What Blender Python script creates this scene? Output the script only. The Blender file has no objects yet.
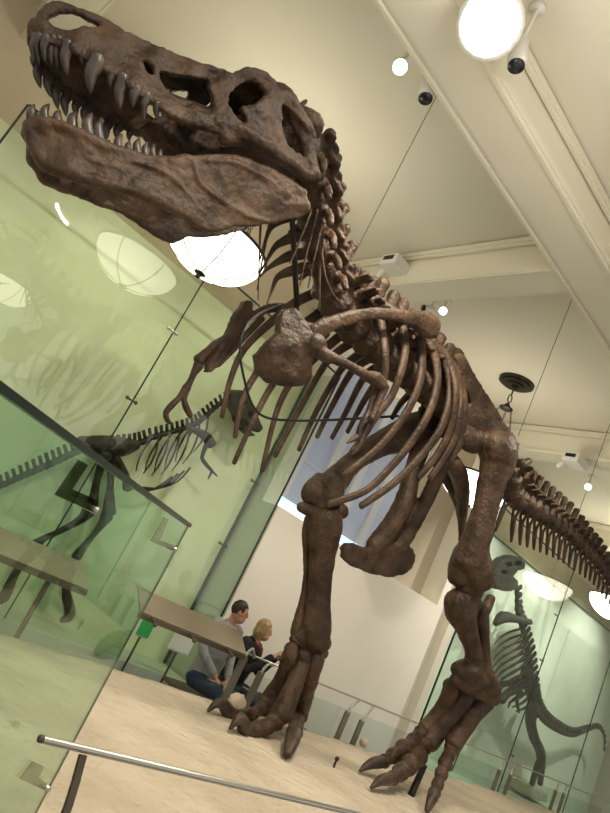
import bpy, bmesh, math, random
from math import sin, cos, pi, radians, atan2, sqrt
from mathutils import Vector, Matrix, noise
random.seed(7)
S = bpy.context.scene
COL = S.collection

# ------------------------------------------------------------------ camera calibration
F = 645.0; ROLL = radians(26.8); PITCH = atan2(182.0, 645.0); AZ = radians(53.1)
CX, CY, CZ = 305.0, 406.5, 1.5
UP = Vector((sin(ROLL)*cos(PITCH), -cos(ROLL)*cos(PITCH), sin(PITCH)))
RT = Vector((cos(ROLL), sin(ROLL), 0))
FH = (Vector((0, 0, 1)) - UP*sin(PITCH)).normalized()
AX = RT*sin(AZ) + FH*cos(AZ)
AY = RT*sin(AZ-pi/2) + FH*cos(AZ-pi/2)
def w3(d): return Vector((d.dot(AX), d.dot(AY), d.dot(UP)))
R_W, D_W, F_W = w3(Vector((1, 0, 0))), w3(Vector((0, 1, 0))), w3(Vector((0, 0, 1)))
CAM = Vector((0, 0, CZ))
def ray(u, v): return w3(Vector((u-CX, v-CY, F)))
def onY(u, v, y): d = ray(u, v); return CAM + d*(y/d.y)
def onX(u, v, x): d = ray(u, v); return CAM + d*(x/d.x)
def onZ(u, v, z): d = ray(u, v); return CAM + d*((z-CZ)/d.z)
def mpp(p): return (p-CAM).dot(F_W)/F          # metres per picture unit at a place
def q(t):
    """(u,v,Y,r) or (u,v,None,r,z) -> (point, radius)"""
    p = onY(t[0], t[1], t[2]) if t[2] is not None else onZ(t[0], t[1], t[4])
    return p, t[3]*mpp(p)

cam = bpy.data.cameras.new('camera'); camo = bpy.data.objects.new('camera', cam); COL.objects.link(camo)
cam.sensor_fit = 'VERTICAL'; cam.sensor_height = 36.0; cam.lens = F/813.0*36.0
cam.clip_start = 0.05; cam.clip_end = 200
m = Matrix((( R_W.x, -D_W.x, -F_W.x, CAM.x), (R_W.y, -D_W.y, -F_W.y, CAM.y), (R_W.z, -D_W.z, -F_W.z, CAM.z), (0, 0, 0, 1)))
camo.matrix_world = m
S.camera = camo

# ------------------------------------------------------------------ materials
def mat(name, c1, c2=None, scale=6.0, rough=0.6, bump=0.0, bscale=30.0, metal=0.0, emit=None, es=0.0, spec=0.4, detail=6, bdist=0.01, ramp=(0.35, 0.65)):
    M = bpy.data.materials.new(name); M.use_nodes = True
    nt = M.node_tree; b = nt.nodes['Principled BSDF']
    b.inputs['Roughness'].default_value = rough; b.inputs['Metallic'].default_value = metal
    b.inputs['Specular IOR Level'].default_value = spec
    b.inputs['Base Color'].default_value = (*c1, 1)
    tc = nt.nodes.new('ShaderNodeTexCoord')
    if c2:
        n = nt.nodes.new('ShaderNodeTexNoise'); n.inputs['Scale'].default_value = scale; n.inputs['Detail'].default_value = detail
        r = nt.nodes.new('ShaderNodeValToRGB')
        r.color_ramp.elements[0].color = (*c1, 1); r.color_ramp.elements[1].color = (*c2, 1)
        r.color_ramp.elements[0].position = ramp[0]; r.color_ramp.elements[1].position = ramp[1]
        nt.links.new(tc.outputs['Object'], n.inputs['Vector']); nt.links.new(n.outputs['Fac'], r.inputs['Fac'])
        nt.links.new(r.outputs['Color'], b.inputs['Base Color'])
    if bump:
        n2 = nt.nodes.new('ShaderNodeTexNoise'); n2.inputs['Scale'].default_value = bscale; n2.inputs['Detail'].default_value = 8
        bp = nt.nodes.new('ShaderNodeBump'); bp.inputs['Strength'].default_value = bump; bp.inputs['Distance'].default_value = bdist
        nt.links.new(tc.outputs['Object'], n2.inputs['Vector']); nt.links.new(n2.outputs['Fac'], bp.inputs['Height'])
        nt.links.new(bp.outputs['Normal'], b.inputs['Normal'])
    if emit:
        b.inputs['Emission Color'].default_value = (*emit, 1); b.inputs['Emission Strength'].default_value = es
    return M
def glass_mat(name, tint, refl=0.07, rough=0.0):
    M = bpy.data.materials.new(name); M.use_nodes = True; nt = M.node_tree
    nt.nodes.remove(nt.nodes['Principled BSDF'])
    t = nt.nodes.new('ShaderNodeBsdfTransparent'); t.inputs['Color'].default_value = (*tint, 1)
    g = nt.nodes.new('ShaderNodeBsdfGlossy'); g.inputs['Roughness'].default_value = rough
    lw = nt.nodes.new('ShaderNodeLayerWeight'); lw.inputs['Blend'].default_value = 0.5
    f = nt.nodes.new('ShaderNodeMath'); f.operation = 'POWER'; f.inputs[1].default_value = 5.0
    nt.links.new(lw.outputs['Facing'], f.inputs[0])
    a = nt.nodes.new('ShaderNodeMath'); a.operation = 'MULTIPLY_ADD'; a.inputs[1].default_value = 0.5; a.inputs[2].default_value = refl; a.use_clamp = True
    x = nt.nodes.new('ShaderNodeMixShader')
    nt.links.new(f.outputs[0], a.inputs[0]); nt.links.new(a.outputs[0], x.inputs[0])
    nt.links.new(t.outputs[0], x.inputs[1]); nt.links.new(g.outputs[0], x.inputs[2])
    nt.links.new(x.outputs[0], nt.nodes['Material Output'].inputs['Surface'])
    return M
M = {}
M['bone'] = mat('fossil_bone', (0.033, 0.0175, 0.009), (0.102, 0.058, 0.033), 7, 0.5, 0.8, 40, spec=0.4, bdist=0.014)
M['jaw'] = mat('fossil_jaw', (0.045, 0.023, 0.011), (0.125, 0.069, 0.036), 6, 0.5, 0.8, 34, spec=0.45, bdist=0.012)
M['tooth'] = mat('fossil_tooth', (0.035, 0.025, 0.021), (0.095, 0.07, 0.056), 14, 0.32, 0.2, 60, spec=0.55)
M['claw'] = mat('fossil_claw', (0.032, 0.019, 0.013), (0.085, 0.053, 0.037), 14, 0.45, 0.3, 60)
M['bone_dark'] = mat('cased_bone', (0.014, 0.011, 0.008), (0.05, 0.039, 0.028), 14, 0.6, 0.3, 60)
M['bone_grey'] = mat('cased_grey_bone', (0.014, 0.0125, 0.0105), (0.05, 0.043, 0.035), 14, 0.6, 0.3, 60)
M['steel_dark'] = mat('dark_steel', (0.03, 0.024, 0.02), None, rough=0.45, metal=0.6)
M['cable'] = mat('black_cable', (0.008, 0.008, 0.008), None, rough=0.4)
M['sand'] = mat('pale_sand', (0.53, 0.45, 0.34), (0.65, 0.56, 0.44), 2.5, 0.95, 1.0, 11, spec=0.1, bdist=0.06)
M['floor'] = mat('dark_floor', (0.19, 0.225, 0.25), (0.24, 0.275, 0.30), 3, 0.35)
M['cream'] = mat('cream_plaster', (0.81, 0.755, 0.65), (0.85, 0.795, 0.69), 1.2, 0.9, spec=0.1)
M['ceil'] = mat('ceiling_plaster', (0.70, 0.66, 0.55), (0.735, 0.695, 0.58), 0.8, 0.9, spec=0.1)
M['beam'] = mat('beam_plaster', (0.76, 0.71, 0.58), (0.80, 0.75, 0.62), 0.8, 0.8, spec=0.2)
M['tan'] = mat('tan_plaster', (0.62, 0.53, 0.37), (0.68, 0.58, 0.42), 1.5, 0.9, spec=0.1)
M['green'] = mat('mottled_green_wall', (0.81, 0.83, 0.58), (0.87, 0.89, 0.66), 5.0, 0.85, 0.2, 14, spec=0.15, detail=10)
M['green_pale'] = mat('pale_green_wall', (0.74, 0.79, 0.66), (0.80, 0.85, 0.72), 3.0, 0.85, spec=0.15)
M['bluegreen'] = mat('teal_case_floor', (0.46, 0.55, 0.44), (0.56, 0.63, 0.5), 2.0, 0.8)
M['metal'] = mat('brushed_metal', (0.55, 0.52, 0.46), None, rough=0.3, metal=0.9)
M['metal_dark'] = mat('bronze_metal', (0.12, 0.095, 0.07), None, rough=0.4, metal=0.6)
M['post'] = mat('olive_metal', (0.20, 0.18, 0.135), None, rough=0.45, metal=0.3)
M['bronze'] = mat('dark_bronze', (0.035, 0.03, 0.022), (0.06, 0.05, 0.035), 10, 0.45, metal=0.5)
M['white'] = mat('white_plastic', (0.75, 0.73, 0.68), None, rough=0.4)
M['black'] = mat('black_plastic', (0.01, 0.01, 0.012), None, rough=0.3)
M['sign_green'] = mat('green_sign', (0.06, 0.5, 0.12), None, rough=0.5)
M['sign_white'] = mat('white_sign', (0.86, 0.90, 0.80), None, rough=0.5)
M['panel'] = mat('reading_panel_board', (0.24, 0.20, 0.13), (0.28, 0.235, 0.16), 3, 0.6)
M['glass'] = glass_mat('case_glass', (0.93, 0.965, 0.92), 0.055)
M['glass_r'] = glass_mat('right_case_glass', (0.94, 0.975, 0.95), 0.11)
M['glass_near'] = glass_mat('barrier_glass', (0.80, 0.93, 0.84), 0.07)
M['glass_edge'] = mat('glass_edge', (0.02, 0.035, 0.03), None, rough=0.25)
M['glass_edge_light'] = mat('pale_glass_edge', (0.10, 0.14, 0.115), None, rough=0.25)
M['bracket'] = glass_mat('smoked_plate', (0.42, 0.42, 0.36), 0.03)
M['bracket_pale'] = glass_mat('frosted_plate', (0.72, 0.74, 0.68), 0.05)
M['glass_rail'] = glass_mat('rail_glass', (0.90, 0.94, 0.93), 0.03)
M['bowl'] = mat('lit_bowl', (0.9, 0.88, 0.8), None, rough=0.4, emit=(1.0, 0.92, 0.74), es=4.2)
M['lens'] = mat('lit_lens', (1, 1, 1), None, emit=(1.0, 0.97, 0.9), es=30)
M['lens_s'] = mat('small_lit_lens', (1, 1, 1), None, emit=(1.0, 0.95, 0.82), es=7)
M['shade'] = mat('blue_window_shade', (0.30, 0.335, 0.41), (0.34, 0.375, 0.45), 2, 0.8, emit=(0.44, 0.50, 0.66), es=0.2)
M['gap'] = mat('daylight_gap', (0.7, 0.9, 1.0), None, emit=(0.60, 0.88, 0.98), es=0.95)
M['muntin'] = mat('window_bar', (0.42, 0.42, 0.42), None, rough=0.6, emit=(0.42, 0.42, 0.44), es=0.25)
M['skin'] = mat('skin', (0.52, 0.27, 0.17), (0.56, 0.3, 0.2), 10, 0.55)
M['hair_dark'] = mat('dark_hair', (0.02, 0.012, 0.008), (0.04, 0.025, 0.015), 30, 0.5)
M['hair_blond'] = mat('blond_hair', (0.30, 0.19, 0.08), (0.42, 0.28, 0.13), 30, 0.5)
M['grey_shirt'] = mat('grey_shirt', (0.30, 0.285, 0.27), (0.36, 0.34, 0.33), 12, 0.9)
M['black_coat'] = mat('black_coat', (0.008, 0.008, 0.01), (0.02, 0.02, 0.024), 12, 0.85)
M['jeans'] = mat('blue_jeans', (0.015, 0.025, 0.05), (0.03, 0.045, 0.08), 20, 0.85)
M['scarf'] = mat('red_scarf', (0.16, 0.025, 0.02), (0.24, 0.05, 0.04), 15, 0.9)
M['eye'] = mat('eye_dark', (0.02, 0.015, 0.01), None, rough=0.2)
M['lips'] = mat('lips', (0.32, 0.1, 0.08), None, rough=0.5)
M['shoe'] = mat('dark_shoe', (0.015, 0.012, 0.01), None, rough=0.5)
M['bench'] = mat('bench_wood', (0.10, 0.075, 0.045), (0.14, 0.105, 0.06), 5, 0.5)
M['rock'] = mat('pale_rock', (0.55, 0.46, 0.35), (0.68, 0.58, 0.45), 9, 0.9, 0.4, 20)

# ------------------------------------------------------------------ object helpers
def link_mesh(name, me, material, parent=None, smooth=True):
    o = bpy.data.objects.new(name, me)
    COL.objects.link(o)
    if parent is not None:
        o.parent = parent
        L = Vector((0, 0, 0)); p = parent
        while p is not None: L = L + p.location; p = p.parent
        me.transform(Matrix.Translation(-L))
    if smooth: me.polygons.foreach_set('use_smooth', [True]*len(me.polygons))
    me.materials.append(material)
    me.update()
    return o
def obj(name, bm, material, parent=None, smooth=True, sharp=None):
    bmesh.ops.recalc_face_normals(bm, faces=bm.faces)
    me = bpy.data.meshes.new(name); bm.to_mesh(me); bm.free()
    o = link_mesh(name, me, material, parent, smooth)
    if smooth and sharp: me.set_sharp_from_angle(angle=radians(sharp))
    return o
def tag(o, label, cat, group=None):
    o['label'] = label; o['category'] = cat
    if group: o['group'] = group
    return o
def thing(name, label, cat, loc=(0, 0, 0), group=None):
    o = bpy.data.objects.new(name, None); COL.objects.link(o); o.location = loc; o.empty_display_size = 0.1
    return tag(o, label, cat, group)
def struct(name, bm, material, smooth=False, parent=None):
    o = obj(name, bm, material, parent, smooth)
    o['kind'] = 'structure'
    return o
def settle(o):
    """put the origin of a single-mesh thing at its base"""
    me = o.data
    xs = [v.co for v in me.vertices]
    c = Vector((sum(v.x for v in xs)/len(xs), sum(v.y for v in xs)/len(xs), min(v.z for v in xs)))
    me.transform(Matrix.Translation(-c)); o.location = o.location + c
    return o

# ------------------------------------------------------------------ shapes
def box(bm, lo, hi, bev=0.0):
    lo, hi = Vector(lo), Vector(hi)
    c = (lo+hi)/2; s = hi-lo
    r = bmesh.ops.create_cube(bm, size=1.0, matrix=Matrix.Translation(c) @ Matrix.Diagonal((abs(s.x), abs(s.y), abs(s.z), 1)))
    if bev:
        es = set(e for v in r['verts'] for e in v.link_edges)
        bmesh.ops.bevel(bm, geom=list(es), offset=bev, segments=2, affect='EDGES', profile=0.5)
def obox(bm, p, ax, ay, az, sx, sy, sz):
    """box centred at p with axes and full sizes"""
    Mx = Matrix((ax.normalized()*sx, ay.normalized()*sy, az.normalized()*sz)).transposed().to_4x4()
    Mx.translation = p
    return bmesh.ops.create_cube(bm, size=1.0, matrix=Mx)
def bar(bm, a, b, wx, wy, ref=Vector((0, 0, 1))):
    a, b = Vector(a), Vector(b); z = (b-a)
    x = z.cross(ref)
    if x.length < 1e-5: x = z.cross(Vector((1, 0, 0)))
    y = x.cross(z)
    obox(bm, (a+b)/2, x, y, z, wx, wy, z.length)
def catmull(P, R, sub):
    if len(P) < 3 or sub < 2: return P, R
    oP, oR = [], []
    n = len(P)
    for i in range(n-1):
        p0, p1, p2, p3 = P[max(i-1, 0)], P[i], P[i+1], P[min(i+2, n-1)]
        r0, r1, r2, r3 = R[max(i-1, 0)], R[i], R[i+1], R[min(i+2, n-1)]
        for k in range(sub):
            t = k/sub; t2, t3 = t*t, t*t*t
            f = lambda a, b, c, d: 0.5*((2*b)+(c-a)*t+(2*a-5*b+4*c-d)*t2+(3*b-a-3*c+d)*t3)
            oP.append(f(p0, p1, p2, p3)); oR.append(max(f(r0, r1, r2, r3), 1e-4))
    oP.append(P[-1]); oR.append(R[-1])
    return oP, oR
def tube(bm, P, R, seg=10, sub=4, flat=None, cap=True):
    """round bar through P with radii R; flat=(axis, ratio) squashes the section along an axis"""
    P = [Vector(p) for p in P]
    if not hasattr(R, '__len__'): R = [R]*len(P)
    P, R = catmull(P, list(R), sub)
    n = len(P)
    T = []
    for i in range(n):
        t = P[min(i+1, n-1)]-P[max(i-1, 0)]
        T.append(t.normalized() if t.length > 1e-9 else Vector((0, 0, 1)))
    ref = Vector((0, 0, 1)) if abs(T[0].z) < 0.9 else Vector((1, 0, 0))
    N = (ref - T[0]*ref.dot(T[0])).normalized()
    if cap:   # rounded ends
        P = [P[0]-T[0]*R[0]*0.55, P[0]-T[0]*R[0]*0.32] + P + [P[-1]+T[-1]*R[-1]*0.32, P[-1]+T[-1]*R[-1]*0.55]
        R = [R[0]*0.35, R[0]*0.8] + R + [R[-1]*0.8, R[-1]*0.35]
        T = [T[0], T[0]]+T+[T[-1], T[-1]]
        n += 4
    rings = []
    for i in range(n):
        N = (N - T[i]*N.dot(T[i]))
        N = N.normalized() if N.length > 1e-6 else T[i].orthogonal().normalized()
        B = T[i].cross(N)
        ring = []
        for k in range(seg):
            a = 2*pi*k/seg
            o = (N*cos(a)+B*sin(a))*R[i]
            if flat: o = o - flat[0]*(o.dot(flat[0]))*(1-flat[1])
            ring.append(bm.verts.new(P[i]+o))
        rings.append(ring)
    for i in range(n-1):
        for k in range(seg):
            bm.faces.new((rings[i][k], rings[i][(k+1) % seg], rings[i+1][(k+1) % seg], rings[i+1][k]))
    bm.faces.new(list(reversed(rings[0]))); bm.faces.new(rings[-1])
def ptube(bm, pts, seg=10, sub=4, flat=None):
    pr = [q(t) for t in pts]
    tube(bm, [a for a, b in pr], [b for a, b in pr], seg, sub, flat)
def blob(bm, c, r, rot=None, seg=14):
    r = (r, r, r) if not hasattr(r, '__len__') else r
    Mx = Matrix.Translation(Vector(c)) @ (rot.to_4x4() if rot else Matrix()) @ Matrix.Diagonal((*r, 1))
    bmesh.ops.create_uvsphere(bm, u_segments=seg, v_segments=max(6, seg*2//3), radius=1.0, matrix=Mx)
def frame(t, up=Vector((0, 0, 1))):
    t = t.normalized(); y = up.cross(t).normalized(); z = t.cross(y)
    return Matrix((t, y, z)).transposed()
def fuse(bm, voxel, smooth=4, bumps=0.0, bscale=12.0, seed=0.0):
    """melt overlapping shapes into one continuous surface; returns a bmesh"""
    bmesh.ops.recalc_face_normals(bm, faces=bm.faces)
    me = bpy.data.meshes.new('tmp'); bm.to_mesh(me); bm.free()
    o = bpy.data.objects.new('tmp', me); COL.objects.link(o)
    r = o.modifiers.new('r', 'REMESH'); r.mode = 'VOXEL'; r.voxel_size = voxel; r.adaptivity = 0
    if smooth:
        s = o.modifiers.new('s', 'SMOOTH'); s.iterations = smooth; s.factor = 0.5
    dg = bpy.context.evaluated_depsgraph_get(); dg.update()
    e = o.evaluated_get(dg)
    out = bpy.data.meshes.new_from_object(e)
    bpy.data.objects.remove(o); bpy.data.meshes.remove(me)
    b = bmesh.new(); b.from_mesh(out); bpy.data.meshes.remove(out)
    if bumps:
        b.normal_update()
        off = Vector((seed, seed*1.7, -seed))
        for v in b.verts:
            k = noise.noise(v.co*bscale+off) + 0.5*noise.noise(v.co*bscale*2.6+off)
            v.co += v.normal*k*bumps
    return b
def inpoly(x, y, P):
    c = False; j = len(P)-1
    for i in range(len(P)):
        xi, yi = P[i]; xj, yj = P[j]
        if (yi > y) != (yj > y) and x < (xj-xi)*(y-yi)/(yj-yi)+xi: c = not c
        j = i
    return c
def plate(bm, poly, holes, Yf, thick, step=1.6, mirror=None):
    """curved bone plate traced by an outline: outer face at depth Yf(u,v), thickness along Y; mirror=Ys adds the opposite side"""
    us = [p[0] for p in poly]; vs = [p[1] for p in poly]
    nu = int((max(us)-min(us))/step)+2; nv = int((max(vs)-min(vs))/step)+2
    u0, v0 = min(us)-step/2, min(vs)-step/2
    cells = set()
    for i in range(nu):
        for j in range(nv):
            x, y = u0+(i+.5)*step, v0+(j+.5)*step
            if inpoly(x, y, poly) and not any(inpoly(x, y, h) for h in holes): cells.add((i, j))
    for side in ((0, 1) if mirror is not None else (0,)):
        A, B = {}, {}
        def V(i, j):
            if (i, j) not in A:
                u, v = u0+i*step, v0+j*step
                y = Yf(u, v); t = thick(u, v) if callable(thick) else thick
                p = onY(u, v, y)
                a, b = p.copy(), p+Vector((0, t, 0))
                if side: a.y, b.y = 2*mirror-a.y, 2*mirror-b.y
                A[i, j] = bm.verts.new(a); B[i, j] = bm.verts.new(b)
            return A[i, j], B[i, j]
        for (i, j) in cells:
            c = [V(i, j), V(i+1, j), V(i+1, j+1), V(i, j+1)]
            bm.faces.new([x[0] for x in c]); bm.faces.new([x[1] for x in reversed(c)])
            for (di, dj, k0, k1) in ((0, -1, 0, 1), (1, 0, 1, 2), (0, 1, 2, 3), (-1, 0, 3, 0)):
                if (i+di, j+dj) not in cells:
                    bm.faces.new((c[k1][0], c[k0][0], c[k0][1], c[k1][1]))
def idw(ctrl, pw=2.2):
    def f(u, v):
        s = t = 0
        for (a, b, w) in ctrl:
            d = (a-u)**2+(b-v)**2+4
            k = d**(-pw/2); s += k*w; t += k
        return s/t
    return f

# ================================================================== THE SETTING
SAND = 0.65; CEIL = 5.42; SOF = 5.0
CASE_Y = 5.75; CASE_BACK = 6.3; RCASE_Y = 5.6
bm = bmesh.new(); box(bm, (-6, -6, -0.1), (18, 9, 0)); struct('floor', bm, M['floor'])
# sand platform with a gently uneven top
bm = bmesh.new()
e0, e1 = onZ(85, 657, SAND), onZ(530, 801, SAND)
def edgeY(x): return e0.y + (e1.y-e0.y)*(x-e0.x)/(e1.x-e0.x)
nx, ny = 150, 46
grid = []
x0, x1, y0 = -2.0, 13.0, 1.25
for i in range(nx+1):
    x = x0+(x1-x0)*i/nx; ye = edgeY(x)
    col = []
    for j in range(ny+1):
        y = y0+(ye-y0)*j/ny
        p = Vector((x, y, 0))
        z = SAND + 0.012*noise.noise(p*1.7) + 0.006*noise.noise(p*6) - 0.012
        col.append(bm.verts.new((x, y + (0.02*noise.noise(p*2) if j == ny else 0), z)))
    grid.append(col)
for i in range(nx):
    for j in range(ny):
        bm.faces.new((grid[i][j], grid[i+1][j], grid[i+1][j+1], grid[i][j+1]))
def skirt(vs):
    lo = [bm.verts.new((v.co.x, v.co.y, 0.0)) for v in vs]
    for a in range(len(vs)-1): bm.faces.new((vs[a], vs[a+1], lo[a+1], lo[a]))
skirt([grid[i][ny] for i in range(nx+1)]); skirt([grid[i][0] for i in range(nx+1)])
skirt(grid[0]); skirt(grid[nx])
struct('floor_platform', bm, M['sand'], smooth=True)

# ceiling and beams
bm = bmesh.new(); box(bm, (-6, -6, CEIL), (18, 9, CEIL+0.1)); struct('ceiling', bm, M['ceil'])
def beam(name, lo, hi):
    bm = bmesh.new(); box(bm, lo, hi); struct(name, bm, M['beam'])
def moulding(name, a, b, d=0.06):
    bm = bmesh.new()
    a, b = Vector(a), Vector(b); dirv = (b-a).normalized(); side = Vector((-dirv.y, dirv.x, 0))
    bar(bm, a, b, d, d*0.8); bar(bm, a+Vector((0, 0, -d*0.6)), b+Vector((0, 0, -d*0.6)), d*0.45, d*0.5)
    struct(name, bm, M['beam'])
k = 0
for (y0_, y1_) in ((2.63, 3.0), (-1.5, -1.13)):
    k += 1; beam('trim_%d' % k, (-6, y0_, SOF), (18, y1_, CEIL))
    for yy, s in ((y0_, -1), (y1_, 1)):
        k += 1; moulding('trim_%d' % k, (-6, yy+s*0.03, CEIL-0.04), (18, yy+s*0.03, CEIL-0.04))
        k += 1; moulding('trim_%d' % k, (-6, yy+s*0.03, SOF+0.03), (18, yy+s*0.03, SOF+0.03), 0.06)
for (xa, xb) in ((4.07, 4.36), (8.05, 8.34), (12.05, 12.34), (0.05, 0.34)):
    for (ya, yb) in ((3.0, 6.9), (-1.13, 2.63)):
        k += 1; beam('trim_%d' % k, (xa, ya, SOF), (xb, yb, CEIL))
        for xx, s in ((xa, -1), (xb, 1)):
            k += 1; moulding('trim_%d' % k, (xx+s*0.03, ya, CEIL-0.04), (xx+s*0.03, yb, CEIL-0.04))
            k += 1; moulding('trim_%d' % k, (xx+s*0.012, ya, SOF+0.03), (xx+s*0.012, yb, SOF+0.03), 0.035)

# back walls
cornerX = onY(220, 620, CASE_Y).x
sillZ = onY(330, 538, CASE_Y).z
jambX = onY(437, 605, CASE_Y).x
wallEndX = onY(438, 662, RCASE_Y).x
REC = 6.1
winL = onY(272, 497, REC+0.12).x
bm = bmesh.new(); box(bm, (cornerX+0.03, CASE_Y, 0), (jambX, 6.4, sillZ)); struct('wall_back', bm, M['cream'])
bm = bmesh.new(); box(bm, (jambX, CASE_Y, 0), (wallEndX+0.09, 6.4, CEIL)); struct('wall_pier', bm, M['cream'])
bm = bmesh.new(); box(bm, (wallEndX-0.06, CASE_Y-0.13, 0), (wallEndX+0.1, CASE_Y, CEIL)); struct('trim_pier', bm, M['beam'])
winR = onY(408, 510, REC).x
bm = bmesh.new(); box(bm, (winR, REC, sillZ), (jambX, 6.4, CEIL)); struct('wall_recess', bm, mat('shaded_cream_plaster', (0.40, 0.345, 0.25), (0.44, 0.38, 0.28), 1.2, 0.9, spec=0.1))  # cream wall in a darker tone: the recess's shade is put into the colour
WT = 4.6
bm = bmesh.new(); box(bm, (winL, REC, WT), (winR, 6.4, CEIL)); struct('wall_over_window', bm, M['cream'])
bm = bmesh.new(); box(bm, (-6, 6.7, 0), (18, 6.9, CEIL)); struct('wall_far', bm, M['tan'])
bm = bmesh.new(); box(bm, (17.5, -6, 0), (17.7, 6.9, CEIL)); struct('wall_right', bm, M['cream'])
caseTop = onY(28, 104, CASE_Y).z; caseL = onY(14, 125, CASE_Y).x
bm = bmesh.new(); box(bm, (caseL-3.5, CASE_BACK, 0), (cornerX, 6.66, caseTop-0.03)); struct('wall_green', bm, M['green'])
# window: shade, bars, daylight strip under the shade
bm = bmesh.new(); box(bm, (cornerX+0.03, REC-.02, sillZ), (winL, 6.4, CEIL)); struct('wall_beside_window', bm, M['cream'])
win = bpy.data.objects.new('window_1', None); COL.objects.link(win); win.location = (cornerX+0.05, REC+0.12, sillZ); win['kind'] = 'structure'
gapZ = onY(300, 509.5, REC+0.12).z
bm = bmesh.new(); box(bm, (winL+.01, REC+0.10, gapZ+0.02), (winR, REC+0.12, WT)); o = struct('window_shade', bm, M['shade'], parent=win)
bm = bmesh.new(); box(bm, (winL+.01, REC+0.14, sillZ-0.05), (winR, REC+0.16, gapZ+0.05)); o = struct('window_pane', bm, M['gap'], parent=win)
bm = bmesh.new()
nb = 4
for i in range(nb+1):
    x = winL+0.07+(winR-winL-0.13)*i/nb
    box(bm, (x-0.06, REC+0.04, gapZ+0.02), (x+0.06, REC+0.10, WT))
for zz in (gapZ+0.55, gapZ+1.1, gapZ+1.65):
    box(bm, (winL+.01, REC+0.085, zz-0.009), (winR, REC+0.10, zz+0.009))
struct('window_bars', bm, M['muntin'], parent=win)
bm = bmesh.new(); px_ = onY(316, 527, REC+0.13).x
box(bm, (px_-0.03, REC+0.1, sillZ-0.05), (px_+0.07, REC+0.138, gapZ+0.03)); struct('window_post', bm, mat('navy_post', (0.02, 0.03, 0.12), None), parent=win)

# ================================================================== DISPLAY CASES
cl = thing('display_case', 'tall glass display case along the green wall left of the window', 'display case', (cornerX, CASE_Y, 0))
joints = [caseL, onY(156, 362, CASE_Y).x, cornerX]
cB = 0.32
for a, b in zip(joints[:-1], joints[1:]):
    bm = bmesh.new(); box(bm, (a+0.004, CASE_Y, cB), (b-0.004, CASE_Y+0.012, caseTop)); obj('glass_panel', bm, M['glass'], cl, False)
bm = bmesh.new(); box(bm, (joints[0]-0.015, CASE_Y-0.001, cB), (joints[0]+0.003, CASE_Y+0.014, caseTop)); obj('panel_edge', bm, M['glass_edge'], cl, False)
bm = bmesh.new(); box(bm, (joints[1]-0.005, CASE_Y-0.001, cB), (joints[1]+0.005, CASE_Y+0.013, caseTop)); obj('panel_joint', bm, M['glass_edge'], cl, False)
bm = bmesh.new(); box(bm, (joints[2]-0.012, CASE_Y-0.001, cB), (joints[2]+0.008, CASE_Y+0.014, caseTop)); obj('panel_edge', bm, M['glass_edge'], cl, False)
bm = bmesh.new(); box(bm, (joints[0], CASE_Y-0.002, caseTop-0.004), (joints[2], CASE_Y+0.014, caseTop+0.014)); obj('top_edge', bm, M['glass_edge'], cl, False)
bm = bmesh.new(); box(bm, (cornerX-0.012, CASE_Y+0.016, cB), (cornerX, CASE_BACK-0.05, caseTop)); obj('side_glass', bm, M['glass_rail'], cl, False)
bm = bmesh.new(); box(bm, (cornerX-0.03, CASE_BACK-0.03, cB), (cornerX, CASE_BACK-0.005, caseTop)); obj('back_channel', bm, mat('green_channel', (0.06, 0.10, 0.06), None), cl, False)
bm = bmesh.new(); box(bm, (caseL-2.5, CASE_Y-0.02, 0.0), (cornerX, CASE_BACK-0.005, cB-0.002)); obj('plinth', bm, M['bluegreen'], cl, False)
def clip(px, py, par, y, mt):
    p = onY(px, py, y); p.x = min(p.x, cornerX-.075) if par is cl else p.x
    bm = bmesh.new()
    tube(bm, [p+Vector((-0.05, -0.012, 0)), p+Vector((0.05, -0.012, 0))], 0.011, 8, 1)
    for s in (-1, 1): blob(bm, p+Vector((s*0.05, -0.014, 0)), (0.02, 0.012, 0.02), seg=8)
    obj('clip', bm, mt, par)
clip(172, 331, cl, CASE_Y, M['metal']); clip(131, 400, cl, CASE_Y, M['metal_dark'])
for t in ((262, 487), (231, 549)): clip(t[0], t[1], cl, CASE_BACK-0.055, M['metal_dark'])

rc = thing('display_case', 'glass display case at the right with a reflected lamp bowl', 'display case', (wallEndX, RCASE_Y, 0))
rj1 = onY(542, 664, RCASE_Y).x; rtop = onY(575, 572, RCASE_Y).z; rj2 = onY(573, 780, RCASE_Y).x
rEnd = 17.2
js = [wallEndX+0.14, rj1, rj2, rEnd]
for n_, (a, b) in enumerate(zip(js[:-1], js[1:])):
    bm = bmesh.new(); box(bm, (a+0.004, RCASE_Y, 0.3), (b-0.004, RCASE_Y+0.012, rtop)); obj('glass_panel', bm, M['glass_r'], rc, False)
for n_, a in enumerate(js[:3]):
    w = 0.02 if n_ == 0 else 0.008
    bm = bmesh.new(); box(bm, (a-w, RCASE_Y-0.002, 0.3), (a+w*0.6, RCASE_Y+0.014, rtop)); obj('panel_edge' if n_ == 0 else 'panel_joint', bm, M['glass_edge'], rc, False)
bm = bmesh.new(); box(bm, (js[0], RCASE_Y-0.002, rtop), (rj1, RCASE_Y+0.014, rtop+0.02)); obj('top_edge', bm, M['glass_edge'], rc, False)
bm = bmesh.new(); box(bm, (js[0], RCASE_Y-0.01, 0), (rEnd, 6.5, 0.298)); obj('plinth', bm, M['bluegreen'], rc, False)
bm = bmesh.new(); box(bm, (js[0]+0.06, 6.5, 0.3), (rEnd, 6.66, rtop-0.1)); struct('wall_pale_green', bm, M['green_pale'])
bm = bmesh.new(); box(bm, (js[0]+0.06, 6.47, rtop-0.11), (rEnd, 6.5, rtop-0.085)); obj('top_channel', bm, M['glass_edge_light'], rc, False)
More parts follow.
